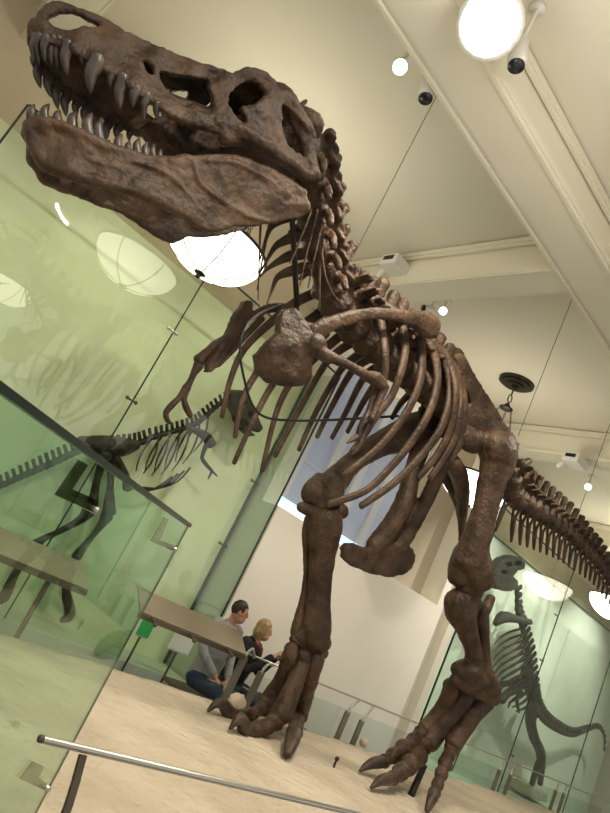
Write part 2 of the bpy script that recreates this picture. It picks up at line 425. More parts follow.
for t in ((556, 615), (541, 660), (511, 755)): clip(t[0], t[1], rc, RCASE_Y, M['metal_dark'])

# ------------------------------------------------------------------ cased skeletons
def case_skeleton(name, label, y, mt, spine, nv, rib_idx, rib_vec, skull, legs, extra=(), spine_h=7, group=None, tailcut=1.0):
    pts = [q(t) for t in spine]
    root = thing(name, label, 'skeleton', pts[len(pts)//2][0]+Vector((0, 0, 0)), group)
    root.location.z = 0.33
    P, R = catmull([a for a, b in pts], [b for a, b in pts], 12)
    L = [0]
    for i in range(1, len(P)): L.append(L[-1]+(P[i]-P[i-1]).length)
    def at(s):
        s *= L[-1]
        for i in range(1, len(P)):
            if L[i] >= s:
                t = (s-L[i-1])/max(1e-6, L[i]-L[i-1]); return P[i-1].lerp(P[i], t), R[i-1]+(R[i]-R[i-1])*t, (P[i]-P[i-1]).normalized()
        return P[-1], R[-1], (P[-1]-P[-2]).normalized()
    seg = L[-1]/nv
    for i in range(nv):
        p, r, t = at((i+.5)/nv)
        Fm = frame(t, Vector((0, -1, 0)))
        up = Vector((0, 0, 1)); up = (up-t*up.dot(t)).normalized()
        bm = bmesh.new()
        tube(bm, [p-t*seg*.42, p, p+t*seg*.42], [r*.75, r*.55, r*.75], 7, 1)
        bar(bm, p+up*r*.4, p+up*r*(2.3)-t*seg*.15, seg*.5, seg*.25, Vector((0, 1, 0)))
        obj('vertebra', bm, mt, root)
        if rib_idx[0] <= (i+.5)/nv <= rib_idx[1] and (i % 2 == 0 or nv < 50):
            f = ((i+.5)/nv-rib_idx[0])/(rib_idx[1]-rib_idx[0])
            g = (0.55+0.45*sin(pi*(0.15+0.75*f)))
            for s in (-1, 1):
                a = p+Vector((0, s*0.04, 0)); d = rib_vec*g
                bm = bmesh.new()
                tube(bm, [a, a+d*.3+Vector((0, s*.08, 0)), a+d*.7+Vector((0, s*.1, 0)), a+d+Vector((0, s*.04, 0))], [r*.26, r*.26, r*.22, r*.12], 6, 3)
                obj('rib', bm, mt, root)
    if skull: skull(root)
    for nm, lst in legs:
        bm = bmesh.new(); ptube(bm, lst, 8, 3); obj(nm, bm, mt, root)
    return root
Y1 = 6.08
def skull1(root):
    bm = bmesh.new()
    f = lambda u, v: Y1-0.07
    poly = [(231, 394), (238, 390), (244, 391), (250, 396), (255, 408), (260, 420), (264, 429), (259, 433), (251, 428), (246, 418), (240, 421), (235, 412), (232, 403)]
    plate(bm, poly, [[(240, 398), (245, 398), (247, 404), (242, 405)], [(248, 409), (252, 411), (254, 418), (250, 417)]], f, 0.14, 1.0)
    bm = fuse(bm, 0.014, 3, 0.006, 18)
    obj('skull', bm, M['bone_dark'], root)
    bm = bmesh.new(); plate(bm, [(238, 412), (243, 420), (250, 429), (257, 436), (251, 437), (243, 430), (237, 420)], [], f, 0.12, 1.0)
    obj('lower_jaw', fuse(bm, 0.014, 3, 0.004, 18), M['bone_dark'], root)
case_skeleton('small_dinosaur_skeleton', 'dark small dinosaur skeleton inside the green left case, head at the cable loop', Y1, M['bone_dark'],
    [(233, 396, Y1, 3.2), (222, 402, Y1, 3.4), (208, 414, Y1, 3.8), (195, 424, Y1, 4), (175, 431, Y1, 4), (154, 437, Y1, 4.4), (136, 444, Y1, 5), (107, 447, Y1, 5), (82, 450, Y1, 5), (55, 462, Y1, 5.5), (25, 475, Y1, 5), (0, 486, Y1, 4.5), (-35, 498, Y1, 3.5), (-80, 508, Y1, 2)],
    52, (0.10, 0.35), Vector((0.04, 0, -0.50)), skull1,
    [('hip_bone', [(79, 440, Y1-.08, 4), (100, 445, Y1-.09, 10), (122, 447, Y1-.09, 10), (137, 445, Y1-.08, 5)]),
     ('pubis', [(112, 452, Y1-.1, 5), (125, 474, Y1-.1, 4), (128, 488, Y1-.1, 6)]),
     ('thigh_bone', [(105, 455, Y1-.14, 7.5), (102, 463, Y1-.15, 5), (97, 480, Y1-.16, 4), (94, 496, Y1-.16, 5), (92, 504, Y1-.16, 7.5)]),
     ('shin_bone', [(88, 512, Y1-.16, 7.5), (80, 520, Y1-.16, 4.6), (60, 531, Y1-.15, 3.2), (45, 538, Y1-.15, 3.6), (36, 544, Y1-.15, 5.5)]),
     ('foot_bone', [(35, 546, Y1-.15, 5.5), (27, 556, Y1-.15, 4), (14, 576, Y1-.15, 4.5), (4, 597, Y1-.15, 6), (-6, 600, Y1-.2, 3)]),
     ('thigh_bone', [(112, 458, Y1+.08, 7), (111, 470, Y1+.08, 4.6), (110, 488, Y1+.08, 4), (109, 512, Y1+.08, 7.5)]),
     ('shin_bone', [(107, 516, Y1+.08, 7), (101, 525, Y1+.08, 4.4), (90, 539, Y1+.08, 3.2), (76, 557, Y1+.08, 5.4)]),
     ('foot_bone', [(74, 560, Y1+.08, 5), (68, 575, Y1+.08, 3.6), (66, 592, Y1+.08, 4.5), (70, 614, Y1+.08, 6), (62, 620, Y1, 3)]),
     ('shoulder_blade', [(190, 428, Y1-.1, 2.5), (205, 436, Y1-.12, 5), (211, 444, Y1-.12, 6)]),
     ('arm_bone', [(206, 446, Y1-.13, 2.6), (202, 457, Y1-.13, 2), (205, 463, Y1-.13, 2.2), (212, 471, Y1-.13, 1.6)]),
     ('finger_bone', [(212, 471, Y1-.13, 1.4), (217, 476, Y1-.13, .7)]), ('finger_bone', [(212, 471, Y1-.13, 1.4), (208, 479, Y1-.13, .7)])]
    + [('belly_rib', [(190-6*i, 468+3*i, Y1-.1, 1.1), (178-6*i, 481+1.5*i, Y1-.1, 1), (160-4*i, 488+1*i, Y1-.08, .9), (143-1*i, 487+i, Y1-.06, .6)]) for i in range(4)])
Y2 = 6.1
def skull2(root):
    bm = bmesh.new()
    poly = [(499, 566), (505, 560), (513, 557), (521, 558), (526, 563), (525, 569), (518, 571), (514, 576), (519, 582), (517, 590), (508, 592), (497, 589), (494, 580), (496, 573)]
    plate(bm, poly, [[(505, 564), (511, 562), (513, 567), (507, 569)], [(515, 562), (521, 562), (522, 566), (516, 567)], [(501, 571), (507, 571), (509, 574), (502, 575)]], lambda u, v: Y2-.09, 0.18, 1.0)
    obj('skull', fuse(bm, 0.016, 2, 0.008, 14), M['bone_grey'], root)
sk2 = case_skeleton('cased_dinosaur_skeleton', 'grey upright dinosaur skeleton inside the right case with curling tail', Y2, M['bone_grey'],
    [(517, 586, Y2, 3.6), (517, 600, Y2, 3.6), (518, 614, Y2, 4), (524, 633, Y2, 4.6), (529, 655, Y2, 5), (532, 684, Y2, 5.5), (535, 704, Y2, 5.2), (543, 719, Y2, 4.6), (556, 729, Y2, 4), (572, 735, Y2, 3.2), (588, 730, Y2, 2.4), (598, 728, Y2, 1.8), (604, 736, Y2, 1.3), (604, 752, Y2, .8)],
    46, (0.14, 0.36), onY(492, 668, Y2)-onY(524, 645, Y2), skull2,
    [('shoulder_blade', [(495, 624, Y2-.15, 3), (503, 617, Y2-.17, 6), (515, 619, Y2-.16, 4), (530, 622, Y2-.12, 3)]),
     ('hip_bone', [(526, 672, Y2-.12, 6), (532, 688, Y2-.13, 8), (535, 702, Y2-.12, 6)]),
     ('pubis', [(526, 684, Y2-.1, 3.5), (512, 690, Y2-.1, 3), (501, 700, Y2-.1, 4.5)]),
     ('pubis', [(524, 680, Y2, 3), (510, 683, Y2, 3), (502, 684, Y2, 3)]),
     ('arm_bone', [(521, 690, Y2-.1, 2.6), (517, 700, Y2-.1, 2), (519, 712, Y2-.1, 1.4)]),
     ('thigh_bone', [(533, 704, Y2-.18, 6), (530, 720, Y2-.2, 5), (534, 738, Y2-.2, 5)]),
     ('shin_bone', [(534, 738, Y2-.2, 5), (539, 750, Y2-.2, 4), (541, 758, Y2-.2, 4.5)]),
     ('foot_bone', [(541, 759, Y2-.2, 4), (536, 771, Y2-.2, 3.4), (532, 784, Y2-.2, 3)]),
     ('thigh_bone', [(537, 706, Y2+.12, 5), (532, 722, Y2+.12, 4), (536, 740, Y2+.12, 4)]),
     ('shin_bone', [(537, 742, Y2+.12, 4), (543, 756, Y2+.12, 3), (540, 784, Y2+.12, 3)])])
bm = bmesh.new(); p = onZ(531, 786, 0.42)
pp = onY(532, 786, 6.0)
box(bm, (pp.x-0.35, 5.85, 0.345), (pp.x+0.45, 6.3, max(0.42, pp.z))); bm = fuse(bm, 0.03, 4, 0.03, 5); tag(settle(obj('rock', bm, M['rock'])), 'pale rock base under the feet of the cased skeleton', 'rock')

# ================================================================== RAILINGS, PANELS, SIGNS
RY = 4.15
rz = onY(300, 675, RY).z
br = thing('railing', 'bronze and metal visitor railing behind the sand platform', 'railing', (4.0, RY, 0))
pL, pR = onY(205, 636, RY), onY(600, 802, RY)
bm = bmesh.new(); tube(bm, [(pL.x, RY, rz), (pR.x+4, RY, rz)], 0.009, 10, 1); obj('handrail', bm, M['metal'], br)
posts = [(247, 652, 221), (264, 667, 246), (350, 707, 336), (364, 716, 353), (501, 766, 488), (512, 771, 500), (557, 787, 550), (565, 790, 558)]
for (u, v, ub) in posts:
    t = onY(u, v, RY-0.05)
    bm = bmesh.new()
    box(bm, (t.x-0.034, RY-0.06, 0.0), (t.x+0.034, RY-0.04, t.z-0.04), 0.004)
    po = obj('post', bm, M['post'], br, False)
    bm = bmesh.new(); tube(bm, [(t.x, RY-0.05, t.z-0.06), (t.x+0.01, RY-0.05, t.z-0.01), (t.x+0.06, RY-0.03, t.z+0.035), (t.x+0.14, RY, rz-0.012)], 0.012, 8, 4)
    obj('curved_arm', bm, M['metal'], po)
gx = [pL.x+0.1, onY(315, 690, RY).x, onY(336, 720, RY).x+0.02, onY(420, 745, RY).x, onY(488, 790, RY).x, 9.3, 11.5]
for a, b in zip(gx[:-1], gx[1:]):
    bm = bmesh.new(); box(bm, (a+0.008, RY-0.004, 0.08), (b-0.008, RY+0.004, rz-0.12)); obj('glass_infill', bm, M['glass_rail'], br, False)
# sloping reading panel carried on knobs
rp = thing('reading_panel', 'long sloping reading panel above the railing at left', 'panel', (3.3, RY-0.1, 0.9))
a0, a1 = onY(140, 612, RY-.12), onY(249, 649, RY-.12); b0 = onY(200, 614.5, RY+.06)
bm = bmesh.new()
A, B = Vector((a0.x, RY-.12, a0.z)), Vector((a1.x, RY-.12, a0.z))
xx = Vector((1, 0, 0)); yy = Vector((0, .18, b0.z-a0.z)); yl = yy.length; yy.normalize(); zz = xx.cross(yy)
obox(bm, (A+B)/2+yy*yl/2, xx, yy, zz, (B-A).length, yl, 0.014); obj('board', bm, M['panel'], rp, False)
rp2 = thing('reading_panel', 'sloping reading panel seen through the near glass barrier', 'panel', (1.6, RY-0.1, 0.9))
c1 = onY(88, 590, RY-.12).x
bm = bmesh.new(); obox(bm, Vector((c1-1.1, RY-.12, a0.z))+yy*yl/2, xx, yy, zz, 2.2, yl, 0.014); obj('board', bm, M['panel'], rp2, False)
bm = bmesh.new(); obox(bm, Vector((c1-1.1, RY-.12, a0.z-.022)), xx, Vector((0, 0, 1)), Vector((0, 1, 0)), 2.2, 0.03, 0.02); obj('front_ledge', bm, M['metal_dark'], rp2, False)
for kx in (c1-.25, c1-1.1, c1-1.95):
    bm = bmesh.new(); tube(bm, [(kx, RY-.08, a0.z-.02), (kx, RY-.08, 0)], 0.018, 8, 1); obj('leg', bm, M['metal_dark'], rp2)
bm = bmesh.new(); obox(bm, (A+B)/2-Vector((0, 0.0, 0.022)), xx, Vector((0, 0, 1)), Vector((0, 1, 0)), (B-A).length, 0.03, 0.02); obj('front_ledge', bm, M['metal_dark'], rp, False)
for (u, v) in ((158, 609), (196, 626), (233, 641)):
    kx = onY(u, v, RY-.14).x
    bm = bmesh.new(); tube(bm, [(kx, RY-.20, A.z-.03), (kx, RY-.13, A.z-.005)], 0.012, 8, 1); blob(bm, (kx, RY-.20, A.z-.03), 0.017, seg=8); obj('knob', bm, M['metal_dark'], rp)
# front railing
FY = 1.42
fz = onY(45, 740, FY).z
fr = thing('railing', 'bright metal handrail in the near foreground above sand', 'railing', (onY(85, 745, FY).x, FY, SAND))
fx = onY(42, 739, FY).x
bm = bmesh.new(); tube(bm, [(fx, FY, fz), (4.5, FY, fz)], 0.0085, 14, 1); obj('handrail', bm, M['metal'], fr)
bm = bmesh.new(); tube(bm, [(fx-0.006, FY, fz), (fx+0.002, FY, fz)], 0.0086, 14, 1); obj('end_cap', bm, M['metal_dark'], fr)
px0 = onY(86, 752, FY).x
for xo in (px0, px0+1.6):
    bm = bmesh.new()
    for k_ in range(8):
        z_a = fz-0.012-(fz-SAND)*k_/8; z_b = fz-0.012-(fz-SAND)*(k_+1)/8+0.0
        bow = lambda s: -0.055*sin(pi/2*min(1, s*2.2))
        bar(bm, (xo-0.004, FY+bow(k_/8), z_a), (xo-0.004, FY+bow((k_+1)/8), z_b-0.002), 0.018, 0.010, Vector((0, 1, 0)))
    obj('post', bm, M['metal_dark'], fr, False)
# near glass barrier
Dg = 2.1
def dirh(u, v): d = ray(u, v); l = sqrt(d.x*d.x+d.y*d.y); return d/l
dR, dL = dirh(188, 526), dirh(0, 392)
zt = CZ + dR.z*Dg
gR = Vector((dR.x*Dg, dR.y*Dg, 0)); dl = (zt-CZ)/dL.z; gL = Vector((dL.x*dl, dL.y*dl, 0))
gd = (gL-gR).normalized(); gL2 = gR+gd*1.9
gn = Vector((-gd.y, gd.x, 0))
gb = thing('glass_barrier', 'green-tinted frameless glass barrier with dark top edge at near left', 'barrier', (gR.x, gR.y, SAND))
bm = bmesh.new(); obox(bm, (gR+gL2)/2+Vector((0, 0, (zt+SAND-.03)/2)), gd, gn, Vector((0, 0, 1)), 1.9, 0.005, zt-SAND+.03); obj('pane', bm, M['glass_near'], gb, False)
bm = bmesh.new(); obox(bm, (gR+gL2)/2+Vector((0, 0, zt+0.004)), gd, gn, Vector((0, 0, 1)), 1.9, 0.02, 0.012); obj('top_edge', bm, M['glass_edge'], gb, False)
bm = bmesh.new(); obox(bm, gR+Vector((0, 0, (zt+SAND-.03)/2)), gd, gn, Vector((0, 0, 1)), 0.003, 0.006, zt-SAND+.03); obj('side_edge', bm, M['glass_edge_light'], gb, False)
def on_barrier(u, v):
    d = ray(u, v); n_ = Vector((gn.x, gn.y, 0)); t = (gR-CAM).dot(n_)/d.dot(n_); return CAM+d*t
for (u, v) in ((91, 508), (172, 548), (45, 787)):
    c = on_barrier(u, v)
    bm = bmesh.new(); tube(bm, [c-gn*0.014, c+gn*0.014], 0.007, 10, 1); obj('fixing', bm, M['metal'], gb)
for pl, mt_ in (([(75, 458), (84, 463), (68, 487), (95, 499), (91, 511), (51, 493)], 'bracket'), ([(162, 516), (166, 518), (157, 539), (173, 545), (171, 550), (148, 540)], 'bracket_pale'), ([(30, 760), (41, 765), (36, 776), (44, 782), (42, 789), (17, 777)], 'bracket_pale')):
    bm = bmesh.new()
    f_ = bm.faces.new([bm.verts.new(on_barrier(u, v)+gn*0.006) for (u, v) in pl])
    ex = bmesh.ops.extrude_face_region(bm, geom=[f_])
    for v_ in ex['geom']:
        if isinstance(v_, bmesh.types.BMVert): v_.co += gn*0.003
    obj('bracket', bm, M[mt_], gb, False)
# signs in the case
def sign(name, label, cat, u, v, y, w, h, m_, zb=0.0):
    p = onY(u, v, y); t = thing(name, label, cat, (p.x, y, 0.0))
    bm = bmesh.new(); obox(bm, p, Vector((1, 0, 0)), Vector((0, 0, 1)), Vector((0, 1, 0)), w, h, 0.008); obj('face', bm, m_, t, False)
    bm = bmesh.new(); obox(bm, p+Vector((0, 0.008, 0.0)), Vector((1, 0, 0)), Vector((0, 0, 1)), Vector((0, 1, 0)), w+.025, h+.025, 0.006); obj('border', bm, M['sign_white'], t, False)
    bm = bmesh.new(); tube(bm, [(p.x, y+0.02, p.z-h*.4), (p.x, y+0.03, zb+.012)], 0.012, 8, 1); obj('stem', bm, M['metal_dark'], t)
    return t
sign('info_sign', 'small bright green sign below the left end of reading panel', 'sign', 146, 628, CASE_Y-.08, 0.15, 0.17, M['sign_green'])
sign('info_sign', 'larger pale white sign below the middle of reading panel', 'sign', 183, 642, CASE_Y-.08, 0.25, 0.2, M['sign_white'])
sign('info_sign', 'pale grey sign behind the trailing foot in the right case', 'sign', 464, 743, RCASE_Y+.3, 0.2, 0.22, M['sign_white'], 0.31)
# small rocks on the sand
def rock(u, v, r, label, y=None):
    p = onZ(u, v, SAND+r*.5)
    bm = bmesh.new(); blob(bm, p, (r*1.1, r*.8, r*.85), seg=14); bm = fuse(bm, r*.14, 2, r*.15, 1.6/r, 3)
    tag(settle(obj('rock', bm, M['rock'])), label, 'rock')
rock(237, 702, 0.075, 'pale rock at the platform edge behind the forward foot')
rock(364, 743, 0.05, 'pale rock by the railing posts near the trailing foot')
bm = bmesh.new(); p = onZ(334, 766, SAND)
tube(bm, [p-Vector((0, 0, .01)), p+Vector((0, 0, .04))], 0.008, 8, 1); blob(bm, p+Vector((0, 0, .05)), (0.02, 0.014, 0.018), seg=10)
tag(settle(obj('floor_peg', bm, M['black'])), 'small black peg standing in the sand', 'peg')
# bench
bX0, bX1 = onY(205, 690, 5.45).x, onY(330, 730, 5.45).x
bn = thing('bench', 'brown wooden bench under the two seated visitors', 'bench', ((bX0+bX1)/2, 5.45, 0))
bm = bmesh.new(); box(bm, (4.2, 5.14, 0.29), (6.2, 5.68, 0.33), 0.008); obj('seat', bm, M['bench'], bn, False)
for x in (4.3, 5.35, 6.0):
    bm = bmesh.new(); box(bm, (x-.03, 5.28, 0), (x+.03, 5.64, .29), 0.004); obj('leg', bm, M['metal_dark'], bn, False)

# ================================================================== PEOPLE (seated visitors)
def person(label, hx, hy, hz, face, cloth, hairm, long_hair, scarf=False, holds=False):
    """head centre at (hx,hy,hz); body faces angle 'face' (about z)"""
    t = thing('person', label, 'person', (hx, hy, 0))
    K = 0.9; hz = hz/K
    fw = Vector((cos(face), sin(face), 0)); lf = Vector((-sin(face), cos(face), 0)); up = Vector((0, 0, 1))
    H = Vector((hx, hy, hz))
    hip = H - fw*0.10 - up*(hz-0.53)
    chest = H - fw*0.06 - up*0.31; neck = H - fw*0.035 - up*0.14
    def arms(k):
        out = []
        for s in (1, -1):
            sh = chest + lf*s*0.19 + up*0.10
            if holds: el = chest + lf*s*0.22 - up*0.16 + fw*0.13; ha = H - up*.20 + Vector((cos(radians(-40)), sin(radians(-40)), 0))*.27 + lf*s*.05
            else: el = chest + lf*s*0.25 - up*0.17 + fw*0.02; ha = hip + lf*s*0.10 + fw*0.28 + up*0.13
            out.append((sh, el, ha))
        return out
    legs = []
    for s in (1, -1):
        hj = hip + lf*s*0.09; kn = hip + lf*s*0.13 + fw*0.45 + up*0.0; an = kn - up*(kn.z-0.08) + fw*0.03
        legs.append((hj, kn, an))
    bm = bmesh.new()
    # head with face
    hf = Vector((cos(radians(-38)), sin(radians(-38)), 0))
    hl = up.cross(hf)
    Rm = Matrix((hf, hl, up)).transposed()
    blob(bm, H, (0.092, 0.073, 0.110), Rm, 20)
    blob(bm, H-up*0.065+hf*0.03, (0.068, 0.058, 0.06), Rm, 16)
    tube(bm, [H+hf*0.084+up*0.02, H+hf*0.103-up*0.026], [0.010, 0.014], 8, 1)
    for s in (1, -1): blob(bm, H+hl*s*0.074-up*0.005, (0.018, 0.008, 0.03), Rm, 10)
    tube(bm, [neck+up*0.06, neck-up*0.06], [0.052, 0.06], 12, 1)
    tube(bm, [chest+up*0.12, chest, hip+up*0.12, hip], [0.10, 0.13, 0.125, 0.14], 14, 3)
    for (sh, el, ha) in arms(0):
        tube(bm, [sh, el, ha], [0.05, 0.04, 0.028], 10, 3)
        d = (ha-el).normalized(); sd = d.cross(up).normalized()
        blob(bm, ha+d*0.05, (0.045, 0.035, 0.018), frame(d), 10)
        for f_ in range(4):
            b0 = ha+d*0.085+sd*(f_-1.5)*0.018
            tube(bm, [b0, b0+d*0.03-up*0.006, b0+d*0.05-up*0.026, b0+d*0.045-up*0.04], [0.009, 0.0085, 0.008, 0.007], 7, 2)
        tube(bm, [ha+d*0.03+sd*0.03, ha+d*0.06+sd*0.05, ha+d*0.09+sd*0.045], [0.01, 0.009, 0.008], 7, 2)
    for (hj, kn, an) in legs: tube(bm, [hj, kn, an], [0.075, 0.055, 0.04], 10, 3)
    bm = fuse(bm, 0.008, 2)
    obj('body', bm, M['skin'], t)
    # eyes, lips
    for s in (1, -1):
        bm = bmesh.new(); blob(bm, H+hf*0.082+hl*s*0.03+up*0.012, (0.008, 0.012, 0.007), Rm, 8); obj('eye', bm, M['eye'], t)
    bm = bmesh.new(); blob(bm, H+hf*0.092-up*0.06, (0.006, 0.024, 0.007), Rm, 8); obj('mouth', bm, M['lips'], t)
    # hair
    bm = bmesh.new()
    blob(bm, H-hf*0.012+up*0.024, (0.098, 0.081, 0.102), Rm, 18)
    if long_hair:
        blob(bm, H-hf*0.045-up*0.05, (0.07, 0.088, 0.10), Rm, 14)
        for s in (1, -1): tube(bm, [H+hl*s*0.07+up*0.06, H+hl*s*0.085-hf*0.01-up*0.03, H+hl*s*0.07-hf*0.02-up*0.12], [0.03, 0.028, 0.02], 8, 3)
    bm = fuse(bm, 0.012, 2, 0.004, 30)
    # cut the face opening: pull hair back from the face
    for v in bm.verts:
        l = v.co-H; fx_ = l.dot(hf); uz = l.dot(up)
        if fx_ > 0.05 and uz < 0.058: v.co -= hf*(fx_-0.035)
        elif fx_ > 0.02 and uz < -0.03 and not long_hair: v.co -= hf*(fx_-0.0)
    obj('hair', bm, hairm, t)
    # clothes
    bm = bmesh.new()
    tube(bm, [chest+up*0.155, chest+up*0.11, chest-up*.02, hip+up*0.12, hip+up*0.0], [0.075, 0.125, 0.155, 0.15, 0.165], 16, 3)
    for (sh, el, ha) in arms(0):
        tube(bm, [sh-(sh-chest).normalized()*0.05, sh, el, ha-(ha-el)*0.12], [0.07, 0.068, 0.055, 0.042], 12, 3)
    obj('jacket' if holds else 'shirt', fuse(bm, 0.011, 3, 0.004, 14), cloth, t)
    bm = bmesh.new()
    for (hj, kn, an) in legs: tube(bm, [hj, (hj+kn)/2, kn, (kn+an)/2, an+up*0.02], [0.10, 0.088, 0.072, 0.062, 0.055], 12, 3)
    blob(bm, hip, (0.15, 0.17, 0.11), Matrix((fw, lf, up)).transposed(), 14)
    obj('trousers', fuse(bm, 0.012, 3, 0.004, 12), M['jeans'], t)
    for (hj, kn, an) in legs:
        bm = bmesh.new(); tube(bm, [an-up*0.035-fw*0.04, an-up*0.035+fw*0.08, an-up*0.045+fw*0.17], [0.045, 0.045, 0.034], 10, 3); obj('shoe', fuse(bm, 0.01, 2), M['shoe'], t)
    if scarf:
        bm = bmesh.new()
        for i in range(12):
            a0_, a1_ = 2*pi*i/12, 2*pi*(i+1)/12
            c = lambda a: neck-up*0.045+fw*cos(a)*0.07+lf*sin(a)*0.07
            tube(bm, [c(a0_), c(a1_)], 0.024, 8, 1)
        tube(bm, [neck+fw*0.1-up*.06, chest+fw*0.15+up*.05, chest+fw*0.155-up*0.03], [0.03, 0.026, 0.02], 8, 3)
        obj('scarf', fuse(bm, 0.012, 2), M['scarf'], t)
    t.scale = (K, K, K)
    W_ = lambda p: Vector((hx+(p.x-hx)*K, hy+(p.y-hy)*K, p.z*K))
    return t, [tuple(W_(p) for p in a) for a in arms(0)], fw, lf
hm = onY(240, 611.5, 5.2); hw = onY(264, 629.5, 5.42)
person('man with short dark hair and grey shirt seated against the cream wall', hm.x, hm.y, hm.z, radians(-80), M['grey_shirt'], M['hair_dark'], False)
t_, ar, fw, lf = person('woman with blond hair, dark jacket and red scarf holding up a camera', hw.x, hw.y, hw.z, radians(-62), M['black_coat'], M['hair_blond'], True, True, True)
cpos = (ar[0][2]+ar[1][2])/2+fw*0.09+Vector((0, 0, 0.065))
cm = thing('camera', 'small black camera held in the seated woman\'s hands', 'camera', cpos)
bm = bmesh.new(); obox(bm, cpos, fw, lf, Vector((0, 0, 1)), 0.03, 0.11, 0.065); obj('camera_body', bm, M['black'], cm, False)
bm = bmesh.new(); tube(bm, [cpos+fw*0.015, cpos+fw*0.045], [0.025, 0.022], 12, 1); obj('lens', bm, M['metal_dark'], cm)

# ================================================================== LAMPS
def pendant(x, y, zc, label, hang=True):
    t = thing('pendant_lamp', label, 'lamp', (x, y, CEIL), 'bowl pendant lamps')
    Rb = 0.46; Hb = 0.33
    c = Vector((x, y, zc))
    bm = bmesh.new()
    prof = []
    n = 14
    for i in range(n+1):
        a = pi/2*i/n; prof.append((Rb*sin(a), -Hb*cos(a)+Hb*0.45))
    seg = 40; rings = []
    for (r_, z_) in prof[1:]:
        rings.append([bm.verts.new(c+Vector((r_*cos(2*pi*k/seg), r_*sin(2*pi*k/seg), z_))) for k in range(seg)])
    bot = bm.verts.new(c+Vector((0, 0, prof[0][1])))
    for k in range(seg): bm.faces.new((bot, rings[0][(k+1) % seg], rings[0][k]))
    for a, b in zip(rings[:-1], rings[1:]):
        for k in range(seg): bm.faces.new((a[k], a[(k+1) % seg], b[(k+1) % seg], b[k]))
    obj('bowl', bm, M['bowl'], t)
    bm = bmesh.new()
    zr = c.z+Hb*0.45
    P = [(x+(Rb+.008)*cos(2*pi*k/40), y+(Rb+.008)*sin(2*pi*k/40), zr) for k in range(41)]
    tube(bm, P, 0.014, 8, 1); obj('rim', bm, M['bronze'], t)
    bm = bmesh.new()
    for k in range(6):
        an = 2*pi*k/6+0.3
        P = [(x+(r_+.004)*cos(an), y+(r_+.004)*sin(an), c.z+z_-.003) for (r_, z_) in prof]
        tube(bm, P[::2], 0.0055, 6, 1)
    obj('ribs', bm, M['bronze'], t)
    bm = bmesh.new(); blob(bm, (x, y, c.z+prof[0][1]-.005), (0.055, 0.055, 0.016), seg=14); blob(bm, (x, y, c.z+prof[0][1]-.035), 0.024, seg=10); obj('finial', bm, M['bronze'], t)
    hz = CEIL-0.42
    bm = bmesh.new(); blob(bm, (x, y, hz), (0.095, 0.095, 0.03), seg=18); blob(bm, (x, y, hz+.04), (0.04, 0.04, 0.04), seg=12); obj('hanger_plate', bm, M['bronze'], t)
    for k in range(3):
        an = 2*pi*k/3+0.5
        a = Vector((x+.08*cos(an), y+.08*sin(an), hz)); b = Vector((x+Rb*.99*cos(an), y+Rb*.99*sin(an), zr))
        bm = bmesh.new()
        nl = 26
        for i in range(nl):
            p0 = a.lerp(b, i/nl); p1 = a.lerp(b, (i+1.25)/nl); d = (b-a).normalized(); s = d.orthogonal().normalized()
            if i % 2: s = d.cross(s)
            mid = (p0+p1)/2
            tube(bm, [p0, mid+s*.012, p1, mid-s*.012, p0], 0.0042, 5, 2, cap=False)
        obj('chain', bm, M['bronze'], t)
    bm = bmesh.new(); ring = [(x+.045*cos(2*pi*k/16), y, CEIL-.27+.055*sin(2*pi*k/16)) for k in range(17)]
    tube(bm, ring, 0.009, 7, 1, cap=False)
    tube(bm, [(x, y, CEIL-.2), (x, y, CEIL-.1)], 0.012, 8, 1); tube(bm, [(x, y, hz), (x, y, CEIL-.32)], 0.01, 8, 1); obj('hook', bm, M['bronze'], t)
    bm = bmesh.new()
    for (r_, z0, z1) in ((0.24, 0, .03), (0.20, .03, .055), (0.12, .055, .08), (0.05, .08, .11)):
        bmesh.ops.create_cone(bm, cap_ends=True, segments=40, radius1=r_, radius2=r_*1.0, depth=z1-z0, matrix=Matrix.Translation((x, y, CEIL-(z0+z1)/2)))
    obj('canopy', bm, M['bronze'], t, True, 40)
    l = bpy.data.lights.new('bowl_light', 'POINT'); l.energy = 5; l.color = (1, 0.95, 0.86); l.shadow_soft_size = 0.08
    lo = bpy.data.objects.new('bowl_light', l); COL.objects.link(lo); lo.location = (x, y, zc+0.12)
LY = 4.95
p1 = onY(210, 256, LY); p2 = onY(472, 492, LY); p3 = onY(615, 611, LY)
pendant(p1.x, LY, p1.z, 'glowing bowl pendant lamp just below the lower jaw')
pendant(p2.x, LY, p2.z, 'glowing bowl pendant lamp seen between the hip bones')
pendant(p3.x, LY, p3.z, 'glowing bowl pendant lamp at the right edge beneath tail')
pendant(p1.x-0.1, LY-4.6, p1.z, 'glowing bowl pendant lamp reflected at the far left of case glass')

